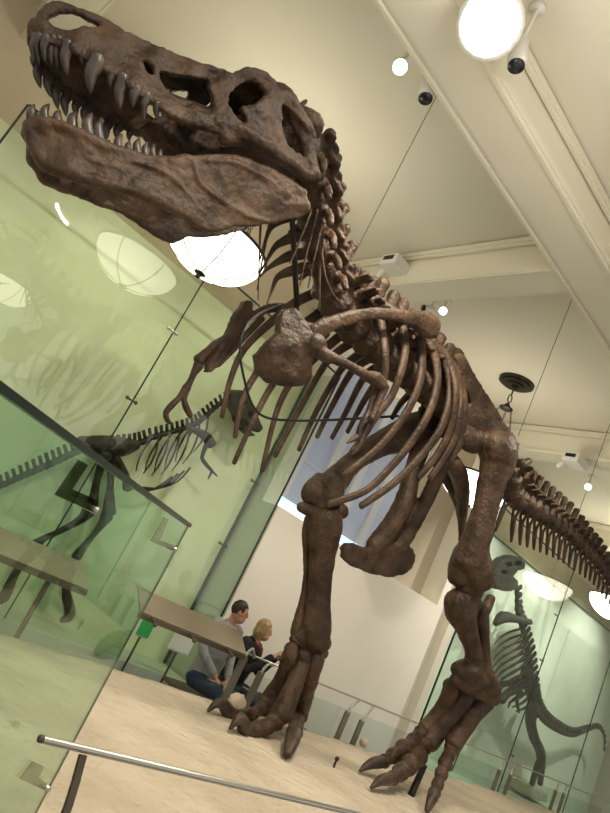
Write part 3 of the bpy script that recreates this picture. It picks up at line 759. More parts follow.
# ceiling spotlights and sensors
def spot(u, v, z, aim, label, lit, r=0.055, ln=0.16, lens='lens_s', power=0, group='ceiling spotlights'):
    p = onZ(u, v, z); aim = Vector(aim).normalized()
    t = thing('spotlight', label, 'spotlight', (p.x, p.y, CEIL), group)
    bm = bmesh.new(); tube(bm, [p-aim*ln*.6, p+aim*ln*.1, p+aim*ln*.4], [r*.9, r, r*1.02], 16, 1); obj('housing', bm, M['white'], t)
    bm = bmesh.new(); bmesh.ops.create_cone(bm, cap_ends=True, segments=20, radius1=r*.85, radius2=r*.85, depth=0.012, matrix=Matrix.Translation(p+aim*(ln*.4+r*.57)) @ aim.to_track_quat('Z', 'Y').to_matrix().to_4x4())
    obj('lens', bm, M[lens] if lit else M['black'], t)
    top = CEIL if not (2.63 < p.y < 3.0) else SOF
    bm = bmesh.new(); tube(bm, [p-aim*ln*.3+Vector((0, 0, r*.5)), Vector((p.x-aim.x*ln*.3, p.y-aim.y*ln*.3, top-0.02))], 0.014, 8, 1)
    bmesh.ops.create_cone(bm, cap_ends=True, segments=16, radius1=.05, radius2=.05, depth=.03, matrix=Matrix.Translation((p.x-aim.x*ln*.3, p.y-aim.y*ln*.3, top-.015)))
    obj('stem', bm, M['white'], t)
    if power:
        l = bpy.data.lights.new('spot_light', 'SPOT'); l.energy = power; l.color = (1, 0.9, 0.74); l.spot_size = radians(75); l.spot_blend = 0.6; l.shadow_soft_size = 0.08
        lo = bpy.data.objects.new('spot_light', l); COL.objects.link(lo); lo.location = p+aim*(ln*.6+.05); lo.rotation_euler = aim.to_track_quat('-Z', 'Y').to_euler()
    return p
def camaim(u, v, z, down=0.0):
    p = onZ(u, v, z); d = CAM-p; d.z -= down; return d
spot(428, 88, 5.1, (0.05, -0.25, -1), 'white unlit cylinder spotlight left of the brightest light', False, .06, .2)
spot(518, 54, 5.0, (0.05, -0.25, -1), 'white unlit cylinder spotlight right of the brightest light', False, .06, .2)
spot(490, 24, 4.9, camaim(490, 24, 4.9), 'brightest round spotlight at the top right', True, .19, .2, 'lens')
spot(400, 67, 5.1, camaim(400, 67, 5.1), 'small lit spotlight left of the brightest light', True, .06, .12, 'lens_s')
spot(443, 311, 5.25, camaim(443, 311, 5.25), 'small lit spotlight above the shoulder blade end', True, .055, .12, 'lens_s')
spot(428, 309, 5.25, (-1, .3, -.5), 'small white unlit spotlight beside the shoulder blade end', False, .05, .1)
spot(588, 487, 5.2, camaim(588, 487, 5.2), 'small lit spotlight above the tail near the right edge', True, .06, .12, 'lens_s')
def ceiling_box(u, v, z, label, dx, dy, dz):
    p = onZ(u, v, z); t = thing('ceiling_sensor', label, 'sensor', (p.x, p.y, p.z))
    bm = bmesh.new(); box(bm, (p.x-dx, p.y-dy, p.z-dz), (p.x+dx, p.y+dy, p.z+dz), 0.02); obj('housing', bm, M['white'], t, False)
    bm = bmesh.new(); box(bm, (p.x-dx-.006, p.y-dy*.6, p.z-dz*.2), (p.x-dx+.002, p.y+dy*.6, p.z+dz*.5)); obj('slot', bm, M['black'], t, False)
    bm = bmesh.new(); tube(bm, [(p.x+dx*.3, p.y, p.z+dz), (p.x+dx*.3, p.y, SOF if z < SOF else CEIL)], .02, 8, 1); obj('bracket', bm, M['white'], t)
    bm = bmesh.new(); tube(bm, [(p.x-dx*.3, p.y+dy, p.z-dz), (p.x-dx*.3, p.y+dy+.06, p.z-dz-.07)], .035, 10, 1); obj('snout', bm, M['white'], t)
ceiling_box(397, 268, 5.2, 'white emergency light box on the beam above the back', .17, .12, .07)
ceiling_box(575, 461, 4.9, 'white box fixture on the far beam at the right', .16, .12, .07)

# suspension wires
def wire(u, v, label):
    p = onY(u, v, 3.3)
    bm = bmesh.new(); tube(bm, [p, (p.x, p.y, CEIL)], 0.003, 6, 1)
    blob(bm, (p.x, p.y, CEIL-.01), (.03, .03, .012), seg=10)
    tag(settle(obj('suspension_wire', bm, M['metal_dark'])), label, 'wire', 'ceiling wires holding the skeleton')
wire(347, 268, 'thin vertical wire from ceiling down to the neck base')
wire(518, 436, 'thin vertical wire from ceiling down to the hip bone')
wire(574, 526, 'thin vertical wire from ceiling down to the tail')

# ================================================================== TYRANNOSAUR
YS = 3.3
root = thing('tyrannosaur_skeleton', 'giant brown mounted tyrannosaur skeleton striding across the sand platform', 'skeleton', (4.2, YS, SAND))
def part(name, bm, m_='bone', parent=None): return obj(name, bm, M[m_], parent or root)
# ---- skull
HS = 2.86          # mid-plane of the head
wS = idw([(33, 40, .045), (34, 32, .035), (42, 24, .03), (52, 30, .05), (46, 40, .085), (62, 33, .07), (75, 45, .12), (110, 26, .055), (110, 45, .105), (97, 60, .14), (135, 85, .165),
          (145, 42, .055), (150, 62, .12), (170, 110, .18), (180, 58, .06), (190, 90, .125), (200, 120, .195), (215, 70, .08), (235, 76, .14), (235, 120, .22), (262, 76, .16), (262, 110, .23),
          (265, 145, .25), (290, 100, .21), (300, 125, .25), (310, 178, .27), (314, 145, .25), (280, 155, .265)])
outl = [(33, 40), (32, 33), (35, 27), (38, 22), (46, 19), (53, 24), (62, 29), (72, 29), (82, 26), (95, 25), (108, 24), (115, 27), (122, 29), (130, 32), (138, 36), (145, 41), (152, 43), (160, 47), (164, 47), (175, 55), (195, 61), (215, 68), (235, 74), (245, 72), (257, 72), (268, 77),
        (280, 87), (290, 98), (300, 112), (308, 125), (314, 140), (317, 155), (317, 168), (315, 180), (310, 180), (302, 175), (295, 171), (285, 163), (274, 155), (257, 144), (240, 137), (231, 133), (215, 131), (203, 127), (193, 124), (182, 120), (170, 114), (160, 108), (147, 99), (135, 91), (122, 81), (112, 74), (97, 65), (83, 56), (70, 49), (58, 44), (45, 42)]
holes = [[(159.6, 70.5), (171, 72), (187.5, 76), (200, 77), (210, 78.6), (211, 87), (214.6, 97.5), (214.5, 113), (204, 113), (189, 108), (177, 101), (169.5, 92), (162, 81)],
         [(140.6, 56), (144, 58), (153, 66), (156, 71), (152, 76), (146, 69)],
         [(231, 94), (240, 85), (250.5, 78), (258, 78), (268.6, 92), (258, 102.6), (242, 106), (249.5, 123), (242, 121), (233.5, 111), (229, 102.6)],
         [(283.5, 102.6), (291, 108), (303, 120), (309, 131), (312.5, 145), (311, 156), (304, 157), (289, 145), (284.6, 132), (283.5, 120)]]
bm = bmesh.new()
def thS(u, v): return 0.03+0.02*max(0, min(1, (u-60)/200))
plate(bm, outl, holes, lambda u, v: HS-wS(u, v), thS, 1.4, HS)
def strip(line, th, arch, insets=0.0):
    """bony roof or palate between a left-side line and its mirror image"""
    prev = None
    for (u, v) in line:
        p = onY(u, v, HS-wS(u, v)+insets)
        row = []
        for k_ in range(9):
            s = k_/8; y = p.y+(2*HS-2*p.y)*s
            row.append(Vector((p.x, y, p.z+arch*sin(pi*s))))
        top = [bm.verts.new(r) for r in row]; bot = [bm.verts.new(r-Vector((0, 0, th))) for r in row]
        if prev:
            for k_ in range(8):
                bm.faces.new((prev[0][k_], prev[0][k_+1], top[k_+1], top[k_])); bm.faces.new((prev[1][k_+1], prev[1][k_], bot[k_], bot[k_+1]))
            bm.faces.new((prev[0][0], top[0], bot[0], prev[1][0])); bm.faces.new((top[8], prev[0][8], prev[1][8], bot[8]))
        else:
            for k_ in range(8): bm.faces.new((top[k_+1], top[k_], bot[k_], bot[k_+1]))
        prev = (top, bot)
    for k_ in range(8): bm.faces.new((prev[0][k_], prev[0][k_+1], prev[1][k_+1], prev[1][k_]))
strip([(104, 26), (122, 31), (138, 38), (152, 45), (175, 57), (195, 63), (215, 70), (235, 76), (250, 76), (265, 80), (280, 90), (292, 103)], 0.035, 0.012, .01)
strip([(40, 34), (55, 37), (75, 46), (97, 57), (120, 72), (140, 86), (160, 100)], 0.035, 0.05, .015)
plate(bm, [(34, 44), (34, 60), (37, 67), (47, 77), (57, 85), (66, 93), (78, 101), (90, 109), (104, 118), (118, 126), (135, 134), (150, 141), (165, 146), (168, 132), (140, 104), (110, 80), (85, 62), (60, 48), (45, 42)], [], lambda u, v: HS+.075+.0009*(u-33), .035, 1.5)
plate(bm, [(140, 128), (160, 115), (185, 116), (205, 119), (240, 128), (285, 150), (311, 178), (311, 203), (290, 192), (262, 174), (230, 164), (185, 164), (165, 164), (155, 152), (148, 140)], [[(206, 130), (209, 129), (211, 133), (208, 134)]], lambda u, v: HS+.07+.0004*(u-140), .03, 1.5)
def hp(u, v, off): return onY(u, v, HS+off)
# narial arch at the midline
ptube(bm, [(41, 26, HS, 6), (44, 14, HS, 6.2), (55, 8.5, HS, 5.8), (73, 10, HS, 5), (92, 18, HS, 5.4), (110, 28, HS, 6), (122, 34, HS, 5)], 12, 5)
blob(bm, hp(40, 32, 0), (0.05, 0.07, 0.05), seg=14)
# braincase, pterygoids, quadrates, palate bars
blob(bm, hp(272, 112, 0), (0.14, 0.17, 0.14), seg=16); blob(bm, hp(296, 130, 0), (0.11, 0.2, 0.11), seg=16)
for s in (-1, 1):
    tube(bm, [hp(292, 120, s*.17), hp(300, 132, s*.19), hp(308, 150, s*.22), hp(312, 176, s*.24)], [.02, .032, .034, .05], 10, 4)
    tube(bm, [hp(290, 140, s*.1), hp(250, 130, s*.09), hp(215, 118, s*.08), hp(175, 104, s*.07), hp(140, 85, s*.05)], [.05, .05, .045, .04, .03], 10, 4)
    tube(bm, [hp(245, 140, s*.11), hp(225, 140, s*.2)], [.03, .035], 8, 1)
    tube(bm, [hp(225, 125, s*.13), hp(190, 112, s*.13)], [.05, .04], 8, 1)
    # brow boss and cheek thickening
    pr = [(s, t) for s, t in ()]
    ya = lambda u, v: s*(wS(u, v)-.015)
    tube(bm, [hp(236, 75, ya(236, 75)), hp(250, 72, ya(250, 72)), hp(262, 75, ya(262, 75)), hp(274, 84, ya(274, 84))], [.018, .024, .026, .02], 8, 3)
    tube(bm, [hp(215, 122, ya(215, 122)), hp(240, 130, ya(240, 130)), hp(262, 142, ya(262, 142)), hp(285, 158, ya(285, 158)), hp(311, 177, ya(311, 177))], [.03, .034, .034, .03, .026], 8, 4)
    tube(bm, [hp(284, 92, ya(284, 92)), hp(300, 113, ya(300, 113)), hp(311, 132, ya(311, 132)), hp(316, 152, ya(316, 152))], [.022, .024, .024, .022], 8, 4)
    tube(bm, [hp(50, 41, ya(50, 41)), hp(83, 53, ya(83, 53)), hp(112, 71, ya(112, 71)), hp(147, 96, ya(147, 96)), hp(182, 117, ya(182, 117))], [.016, .018, .02, .02, .018], 8, 3)
    tube(bm, [hp(110, 30, ya(110, 30)), hp(145, 45, ya(145, 45)), hp(185, 61, ya(185, 61)), hp(225, 73, ya(225, 73))], [.014, .018, .018, .016], 8, 3)
    tube(bm, [hp(219, 74, ya(219, 74)), hp(221, 95, ya(221, 95)), hp(219, 120, ya(219, 120))], [.022, .018, .024], 8, 3)
    tube(bm, [hp(270, 92, ya(270, 92)), hp(272, 115, ya(272, 115)), hp(277, 140, ya(277, 140))], [.026, .022, .026], 8, 3)
bm = fuse(bm, 0.0085, 3, 0.008, 15, 1.0)
skull = part('skull', bm)
def tooth(par, base, tip, rb, bend):
    d = tip-base
    mid = base+d*.5+bend*d.length*.12
    bm = bmesh.new()
    tube(bm, [base-d*.12, base+d*.1, mid, base+d*.82+bend*d.length*.05, tip], [rb*1.1, rb*1.2, rb*1.05, rb*.62, rb*.16], 9, 3, flat=(Vector((0, 1, 0)), .75))
    obj('tooth', bm, M['tooth'], par)
upper = [(34.5, 38, 34, 62, 3), (39, 38, 39, 63, 3.4), (46, 39, 45, 62, 3.4), (53, 40, 52, 65, 3.5), (59, 41, 58, 68, 3.8), (67.5, 46, 67, 75, 5.2), (83, 54, 83, 65, 3.4), (97, 61, 90.5, 93, 7), (112.5, 73, 111, 89, 4.3), (123, 80, 120, 109, 6), (136, 89, 133, 107, 4.8), (147, 97, 144, 119, 4.3), (157, 105, 158, 121, 3.4), (164, 110, 163.5, 119, 2.6), (181, 117, 182.5, 126, 2.2)]
for (u, v, u2, v2, r_) in upper:
    yb = HS-wS(u, v)+.012; b = onY(u, v-1, yb); t = onY(u2, v2, yb+.012); rr = r_*mpp(b)
    tooth(skull, b, t, rr, Vector((-1, 0, 0.2)))
for (u, v, u2, v2, r_) in [(35, 55, 33, 67, 3), (38, 66, 40.5, 88, 4.4), (48, 76, 50.5, 97, 4.4), (57, 84, 58, 109, 4.6), (67, 93, 66, 116, 4.6), (78, 100, 76, 117, 4), (88, 106, 84.5, 124, 4.4), (97, 112, 95, 127, 4), (110, 120, 106.5, 140, 4.4), (120, 126, 116, 138, 4), (131, 131, 129, 141, 3)]:
    yb = HS+.085+.0009*(u-33); b = onY(u, v, yb); t = onY(u2, v2, yb-.01)
    tooth(skull, b, t, r_*mpp(b), Vector((-1, 0, 0.2)))
# ---- lower jaw
wJ = idw([(27, 118, .03), (30, 140, .035), (42, 155, .08), (45, 120, .085), (70, 170, .14), (90, 140, .14), (140, 165, .155), (140, 190, .19), (190, 165, .195), (195, 215, .22), (240, 170, .235), (235, 220, .23), (290, 190, .265), (305, 205, .27)])
jo = [(27, 120), (28, 117), (38, 117), (50, 119), (60, 123), (72, 128), (88, 135), (105, 143), (120, 150), (136, 154), (152, 158), (170, 158), (186, 155), (200, 156), (215, 155), (230, 155), (245, 158), (262, 166), (278, 175), (292, 184), (302, 189), (308, 198), (308, 210), (303, 217), (290, 219), (280, 222), (262, 225), (250, 226), (240, 226), (233, 226), (224, 230), (216, 232), (206, 230), (196, 225), (188, 217),
      (170, 208), (155, 201), (140, 195), (120, 189), (93, 184), (78, 179), (63, 173), (50, 167), (40, 158), (31, 145), (27, 132)]
bm = bmesh.new()
def thJ(u, v): return .05 if u < 80 else .04
plate(bm, jo, [], lambda u, v: HS-wJ(u, v), thJ, 1.5, HS)
yj = lambda u, v, s: s*(wJ(u, v)-.02)
for s in (-1, 1):
    tube(bm, [hp(30, 121, yj(30, 121, s)), hp(50, 122, yj(50, 122, s)), hp(88, 138, yj(88, 138, s)), hp(120, 152, yj(120, 152, s)), hp(155, 161, yj(155, 161, s)), hp(190, 158, yj(190, 158, s))], [.02, .026, .026, .026, .024, .018], 8, 3)
    tube(bm, [hp(31, 138, yj(31, 138, s)), hp(45, 162, yj(45, 162, s)), hp(75, 176, yj(75, 176, s)), hp(120, 187, yj(120, 187, s)), hp(165, 204, yj(165, 204, s)), hp(215, 227, yj(215, 227, s))], [.026, .03, .028, .024, .022, .022], 8, 3)
    tube(bm, [hp(190, 160, yj(190, 160, s)), hp(230, 158, yj(230, 158, s)), hp(270, 173, yj(270, 173, s)), hp(303, 194, yj(303, 194, s))], [.018, .022, .024, .032], 8, 3)
    yo = lambda u, v: s*(wJ(u, v)+.002)
    for ln, rr in (([(193, 160), (196, 172), (203, 186), (222, 201), (246, 215), (268, 221)], .013), ([(205, 160), (236, 163), (262, 176), (290, 195)], .012), ([(130, 160), (165, 172), (190, 196), (205, 214)], .009), ([(60, 150), (95, 161), (130, 171)], .008)):
        tube(bm, [hp(a_, b_, yo(a_, b_)) for a_, b_ in ln], [rr*.6]+[rr]*(len(ln)-2)+[rr*.6], 8, 4)
    tube(bm, [hp(255, 190, yj(255, 190, s)), hp(285, 205, yj(285, 205, s)), hp(304, 206, yj(304, 206, s))], [.02, .03, .045], 8, 3)
    tube(bm, [hp(33, 126, 0), hp(37, 145, s*.02), hp(49, 165, s*.03)], [.035, .042, .045], 10, 3)
bm = fuse(bm, 0.0085, 3, 0.007, 13, 5.0)
jaw = part('lower_jaw', bm, 'jaw')
lower = [(33, 119, 34.5, 104, 3.2), (44, 120, 49.5, 104, 4), (58, 124, 60, 110, 4.2), (72, 129, 77, 112, 5), (88, 137, 92, 113, 5.2), (99, 142, 102, 118, 5.2), (109, 148, 110, 140, 2.6), (118, 152, 122, 134, 4.2), (129, 155, 130, 141, 3.6), (138, 157, 139.5, 138, 4), (146, 159, 147.5, 142, 3.4), (154, 160, 154.5, 144, 3.2), (161, 161, 161.5, 149, 2.6)]
for (u, v, u2, v2, r_) in lower:
    yb = HS-wJ(u, v)+.022; b = onY(u, v+1, yb); t = onY(u2, v2, yb+.01); rr = r_*mpp(b)
    for s in (0, 1):
        bb, tt = b.copy(), t.copy()
        if s: bb.y, tt.y = 2*HS-bb.y, 2*HS-tt.y
        tooth(jaw, bb, tt, rr, Vector((-1, 0, 0)))

# ---- backbone
def vertebra(p, t, L, rc, hs, ls, tilt, tp, up=Vector((0, 0, 1)), vox=0.012, arch=True, thick=.022, zyg=True):
    """drum-shaped centrum, neural arch, spine and side processes"""
    t = t.normalized(); y = Vector((0, 1, 0)); y = (y-t*y.dot(t)).normalized(); u = t.cross(y)
    if u.z < 0: u = -u
    bm = bmesh.new()
    tube(bm, [p-t*L*.46, p-t*L*.25, p, p+t*L*.25, p+t*L*.46], [rc, rc*.86, rc*.72, rc*.86, rc], 14, 2)
    b = p+u*rc*.75
    if arch: blob(bm, b+u*rc*.3, (L*.36, rc*.62, rc*.55), Matrix((t, y, u)).transposed(), 12)
    top = b+u*hs-t*tilt
    tube(bm, [b+u*rc*.1, b+u*hs*.55-t*tilt*.55, top], [ls*.55, ls*.5, ls*.56], 10, 3, flat=(y, thick/ls*1.7))
    for s in (-1, 1):
        c0 = p+u*rc*.85
        tube(bm, [c0+y*s*rc*.3, c0+y*s*tp*.6+u*tp*.16, c0+y*s*tp+u*tp*.22-t*L*.15], [rc*.36, rc*.27, rc*.24], 9, 3, flat=(u, .65))
        if zyg:
            tube(bm, [c0+y*s*rc*.35+u*rc*.3, c0+y*s*rc*.5+u*rc*.55+t*L*.5], [rc*.3, rc*.2], 8, 1)
            tube(bm, [c0+y*s*rc*.35+u*rc*.4, c0+y*s*rc*.45+u*rc*.75-t*L*.45], [rc*.3, rc*.2], 8, 1)
    return fuse(bm, vox, 2, 0.008, 16, p.x*3)
def neck_vertebra(p, t, L, k_):
    """wide rugged neck vertebra: small drum, broad flared joint plates, stubby spine, drooping side processes"""
    t = t.normalized(); y = Vector((0, 1, 0)); y = (y-t*y.dot(t)).normalized(); u = t.cross(y)
    if u.x < 0: u = -u
    bm = bmesh.new()
    tube(bm, [p-t*L*.46, p, p+t*L*.46], [.105, .085, .105], 12, 2)
    b = p+u*.095
    blob(bm, b, (L*.3, .075, .05), Matrix((t, y, u)).transposed(), 12)
    h = .135+.014*k_+.02*(k_ % 2)
    tube(bm, [b, b+u*h*.6-t*.01, b+u*h-t*(.02+.01*(k_ % 3))], [.045, .036, .042], 9, 3)
    for s in (-1, 1):
        a = b+y*s*.06
        tube(bm, [a-t*L*.1, a+y*s*.05+u*.03-t*L*.5], [.045, .03], 9, 2, flat=(u, .6))
        tube(bm, [a+t*L*.1, a+y*s*.06+u*.005+t*L*.52], [.045, .034], 9, 2, flat=(u, .6))
        tube(bm, [p+y*s*.05+u*.03, p+y*s*(.12+.006*k_)-u*.01, p+y*s*(.15+.01*k_)-u*.05+t*L*.2], [.042, .03, .026], 9, 3, flat=(t, .7))
        tube(bm, [a+u*.02-t*L*.4, a+y*s*.045+u*.045, a+y*s*.03+u*.03+t*L*.42], [.018, .02, .018], 8, 3)
    return fuse(bm, .0105, 1, .009, 17, p.z*5)
def path(pts):
    P = [onY(*t) for t in pts]
    P, _ = catmull(P, [0]*len(P), 10)
    L = [0]
    for i in range(1, len(P)): L.append(L[-1]+(P[i]-P[i-1]).length)
    def at(s):
        s = max(0, min(1, s))*L[-1]
        for i in range(1, len(P)):
            if L[i] >= s-1e-9:
                k_ = (s-L[i-1])/max(1e-9, L[i]-L[i-1]); return P[i-1].lerp(P[i], k_), (P[i]-P[i-1]).normalized()
        return P[-1], (P[-1]-P[-2]).normalized()
    return at, L[-1]
neck, LN = path([(304, 143, 2.9), (309, 168, 2.96), (313, 196, 3.04), (315, 224, 3.12), (320, 254, 3.2), (329, 286, 3.27)])
n = 6
for i in range(n):
    p, t = neck((i+.5)/n)
    bm = neck_vertebra(p, t, LN/n, i)
    part('neck_vertebra', bm)
# crest of spines just behind the skull roof
for (u, v, u2, v2) in ((300, 106, 306, 101), (303, 113, 308, 110.5), (306, 118, 317, 119), (309, 124, 323, 125), (312, 131, 318, 134)):
    bm = bmesh.new(); ptube(bm, [(u-6, v+4, 2.93, 3.4), (u, v, 2.93, 3), (u2, v2, 2.93, 1.9)], 8, 3); part('neck_spine', bm)
back, LB = path([(329, 286, 3.27), (346, 317, 3.3), (370, 340, 3.3), (395, 362, 3.3), (421, 383, 3.3), (446, 403, 3.3)])
n = 12
for i in range(n):
    p, t = back((i+.5)/n)
    bm = vertebra(p, t, LB/n*1.02, .14, (.17, .22, .27, .31)[min(i, 3)]+.012*(i % 2), .10, -.01+.015*(i % 2), .22, thick=.045)
    part('back_vertebra', bm)
sac, LSa = path([(449, 399, 3.3), (473, 427, 3.3), (495, 453, 3.3), (506, 470, 3.3)])
bm = bmesh.new()
P = [sac(k_/6)[0] for k_ in range(7)]; tube(bm, P, [.1]*7, 12, 2)
for k_ in range(5):
    p, t = sac((k_+.5)/5); tube(bm, [p, p+Vector((0, 0, .22))], [.06, .055], 8, 1, flat=(Vector((0, 1, 0)), .5))
    tube(bm, [p+Vector((0, -.2, .02)), p+Vector((0, .2, .02))], .045, 8, 1)
part('sacrum', fuse(bm, .016, 3, .005, 15))
tailc = [(507, 468), (513, 492), (521, 501), (536, 510), (553, 521), (567, 531), (582, 546), (597, 561), (609, 579), (622, 602), (632, 628)]
tail, LT = path([(u, v, 3.3) for (u, v) in tailc])
n = 27
for i in range(n):
    s = (i+.5)/n; p, t = tail(s); k_ = 1-s
    L = LT/n
    rc = .028+.075*k_
    bm = vertebra(p, t, L*.98, rc*1.15, .09+.17*k_, L*.44, -L*.3, .05+.12*k_, thick=.04, vox=.0105 if s > .3 else .012)
    part('tail_vertebra', bm)
for i in range(n-2):
    s = (i+1.0)/n; p, t = tail(s); k_ = 1-s
    y = Vector((0, 1, 0)); u = t.cross(y).normalized(); u = -u if u.z < 0 else u
    h = .10+.24*k_; b = p-u*(.02+.06*k_)
    bm = bmesh.new()
    for sd in (-1, 1): tube(bm, [b+y*sd*.035, b-u*h*.35+y*sd*.012], [.013, .013], 7, 1)
    tube(bm, [b-u*h*.3, b-u*h*.65+t*h*.12, b-u*h+t*h*.28], [.018+.008*k_, .016+.008*k_, .012], 8, 3)
    part('chevron', bm)

# ---- ribs
def rib(pts, name='rib'):
    bm = bmesh.new(); pr = [q(t) for t in pts]
    tube(bm, [a for a, b in pr], [b for a, b in pr], 10, 5, flat=(Vector((0, 1, 0)), .62)); part(name, bm)
def ribpx(px, Ys, r0=6.0, r1=4.0):
    n_ = len(px); return [(u, v, Ys[0] + (Ys[1]-Ys[0])*min(1, i/(n_*.45)) if i < n_*.45 else Ys[1]+(Ys[2]-Ys[1])*((i-n_*.45)/(n_*.55)), r0+(r1-r0)*i/(n_-1)) for i, (u, v) in enumerate(px)]
left_ribs = [[(366, 292), (377, 308), (382, 330), (385, 355), (384, 378), (379, 400), (370, 422)],
    [(383, 305), (398, 315), (404, 335), (405, 352), (400, 374), (391, 397), (377, 415), (365, 434), (352, 452)],
    [(398, 318), (414, 322), (421, 345), (421, 375), (412, 402), (397, 426), (377, 449), (355, 467), (343, 476)],
    [(408, 326), (424, 335), (435, 358), (437, 385), (428, 415), (410, 444), (390, 468), (365, 491), (329, 504)],
    [(418, 338), (434, 343), (447, 368), (450, 396), (442, 426), (427, 449), (409, 469), (389, 487), (361, 506)],
    [(428, 348), (443, 353), (453, 374), (456, 399), (450, 430), (437, 455), (418, 478)],
    [(437, 358), (450, 362), (459, 385), (460, 413), (454, 439), (442, 461), (430, 478)],
    [(446, 368), (456, 374), (463, 394), (464, 418), (460, 440), (450, 462)]]
for px in left_ribs: rib(ribpx(px, (3.22, 2.93, 3.0)))
right_ribs = [[(340, 283), (300, 300), (275, 319), (245, 348), (230, 381), (222, 417)],
    [(350, 292), (310, 320), (280, 345), (258, 371), (242, 401), (235, 437)],
    [(360, 302), (325, 330), (295, 358), (273, 384), (255, 417), (234, 463)],
    [(372, 312), (335, 340), (306, 366), (288, 387), (275, 417), (262, 471)],
    [(384, 322), (360, 338), (340, 350), (324, 366), (301, 407), (275, 456)],
    [(396, 332), (375, 345), (355, 357), (340, 371), (317, 410), (299, 450)],
    [(408, 342), (385, 352), (363, 362), (350, 374), (330, 410), (317, 437)],
    [(420, 352), (395, 360), (372, 370), (360, 384), (346, 412), (332, 438)],
    [(430, 360), (405, 368), (380, 380), (367, 396), (357, 414), (347.5, 432)],
    [(440, 370), (420, 385), (402, 402), (392, 418)]]
for px in right_ribs: rib(ribpx(px, (3.36, 3.66, 3.62), 6.0, 2.7))
# slender neck ribs
for px in ([(316, 180), (311, 210), (300, 240), (290, 264)], [(319, 195), (315, 222), (307, 252), (300, 285)], [(322, 225), (316, 250), (312, 268), (308, 288)], [(324, 240), (320, 268), (319.5, 306)],
           [(322, 255), (325, 275), (332, 292), (344, 308)]):
    rib([(u, v, 2.98+.02*i, 1.8-.35*i) for i, (u, v) in enumerate(px)], 'neck_rib')
for px in ([(300, 214), (288, 217), (272, 226), (265, 242), (260, 260)], [(300, 236), (289, 239), (276, 246), (267, 260), (259, 275)], [(302, 254), (290, 256), (276, 263), (266, 270), (258, 279)], [(304, 268), (292, 271), (278, 277), (272, 290), (266, 307)]):
    bm = bmesh.new(); ptube(bm, [(px[0][0]+8, px[0][1], 3.2, 5), (px[0][0], px[0][1], 3.26, 6), (px[1][0], px[1][1], 3.3, 5.5), (px[2][0], px[2][1], 3.33, 3.4), (px[3][0], px[3][1], 3.34, 1.8), (px[4][0], px[4][1], 3.34, .7)], 9, 4, flat=(Vector((0, 1, 0)), .5)); part('neck_rib', bm)
for px in ([(261, 215), (259.5, 250), (258, 300)], [(270, 222), (262, 262), (257, 290)]):
    rib([(u, v, 3.34, 1.6-.5*i) for i, (u, v) in enumerate(px)], 'neck_rib')

# ---- shoulder girdle and arms
SL = 2.93
bm = bmesh.new()
plate(bm, [(280, 317), (286, 307), (298, 309), (307.5, 322), (324, 325), (331, 335), (321, 348), (312.5, 358), (314, 371), (311, 381), (304, 387.5), (291, 387.5), (280, 386), (271, 383), (264, 377), (260, 371), (260, 355), (265, 347), (271.5, 341.6), (280, 332)], [], lambda u, v: SL-.03+.10*((u-300)/40)**2+.05*((v-350)/40)**2, .07, 1.5)
blob(bm, onY(300, 340, SL+.02), (.10, .05, .12), seg=12); blob(bm, onY(316, 345, SL-.02), (.07, .06, .07), seg=12)
cor = fuse(bm, .011, 4, .012, 9, 2)
bm = bmesh.new()
ptube(bm, [(314, 334, SL, 11), (328, 325, SL-.02, 8.5), (345, 319, SL-.03, 7.5), (372, 313.5, SL-.02, 6.2), (398, 315.5, SL, 6.8), (414, 320, SL+.03, 9.5), (426, 324.5, SL+.05, 14), (434, 328, SL+.06, 12)], 12, 5, flat=(Vector((0, 1, 0)), .5))
sb = part('shoulder_blade', fuse(bm, .01, 3, .004, 14))
part('coracoid', cor, 'bone', sb)
bm = bmesh.new(); ptube(bm, [(321, 352, SL-.05, 8), (328, 356, SL-.08, 7), (346, 364, SL-.12, 5), (364, 374, SL-.13, 5.5), (376, 380, SL-.12, 8), (382, 386, SL-.12, 7)], 10, 4); part('upper_arm_bone', fuse(bm, .009, 3, .005, 16))
bm = bmesh.new(); ptube(bm, [(384, 386, SL-.12, 6), (381, 396, SL-.13, 4.4), (376, 408, SL-.14, 3.8), (371, 420, SL-.15, 4.6)], 9, 4); part('forearm_bone', fuse(bm, .007, 2, .003, 16))
bm = bmesh.new(); ptube(bm, [(377, 388, SL-.09, 5), (373, 399, SL-.09, 3.8), (369, 411, SL-.1, 3.4), (365, 420, SL-.11, 4.4)], 9, 4); part('forearm_bone', fuse(bm, .007, 2, .003, 16))
for px in ([(370, 421), (365, 432), (361, 442), (357, 449), (352, 455)], [(365, 420), (360, 428), (358, 436), (352, 440), (347, 443)]):
    bm = bmesh.new(); ptube(bm, [(u, v, SL-.13, r_) for (u, v), r_ in zip(px, (4.4, 3, 3.6, 2.6, .8))], 8, 4); part('finger_bone', bm)
SR = 3.68
bm = bmesh.new()
plate(bm, [(246, 301), (251, 300), (254, 304), (249, 320), (242, 334), (236, 347), (225, 362), (212, 373), (208, 372), (209, 364), (219, 349), (229, 332), (236, 317)], [], lambda u, v: SR, .07, 1.2)
ptube(bm, [(250, 318, SR+.02, 4), (265, 309, SR, 5), (282, 308, SR-.05, 5), (296, 309, SR-.12, 6)], 9, 3)
part('shoulder_blade', fuse(bm, .01, 3, .006, 14))
bm = bmesh.new(); ptube(bm, [(262, 318, SR-.02, 4), (248, 333, SR, 3.6), (232, 352, SR, 2.4), (219, 366, SR, 1.4)], 8, 4); part('collar_bone', bm)
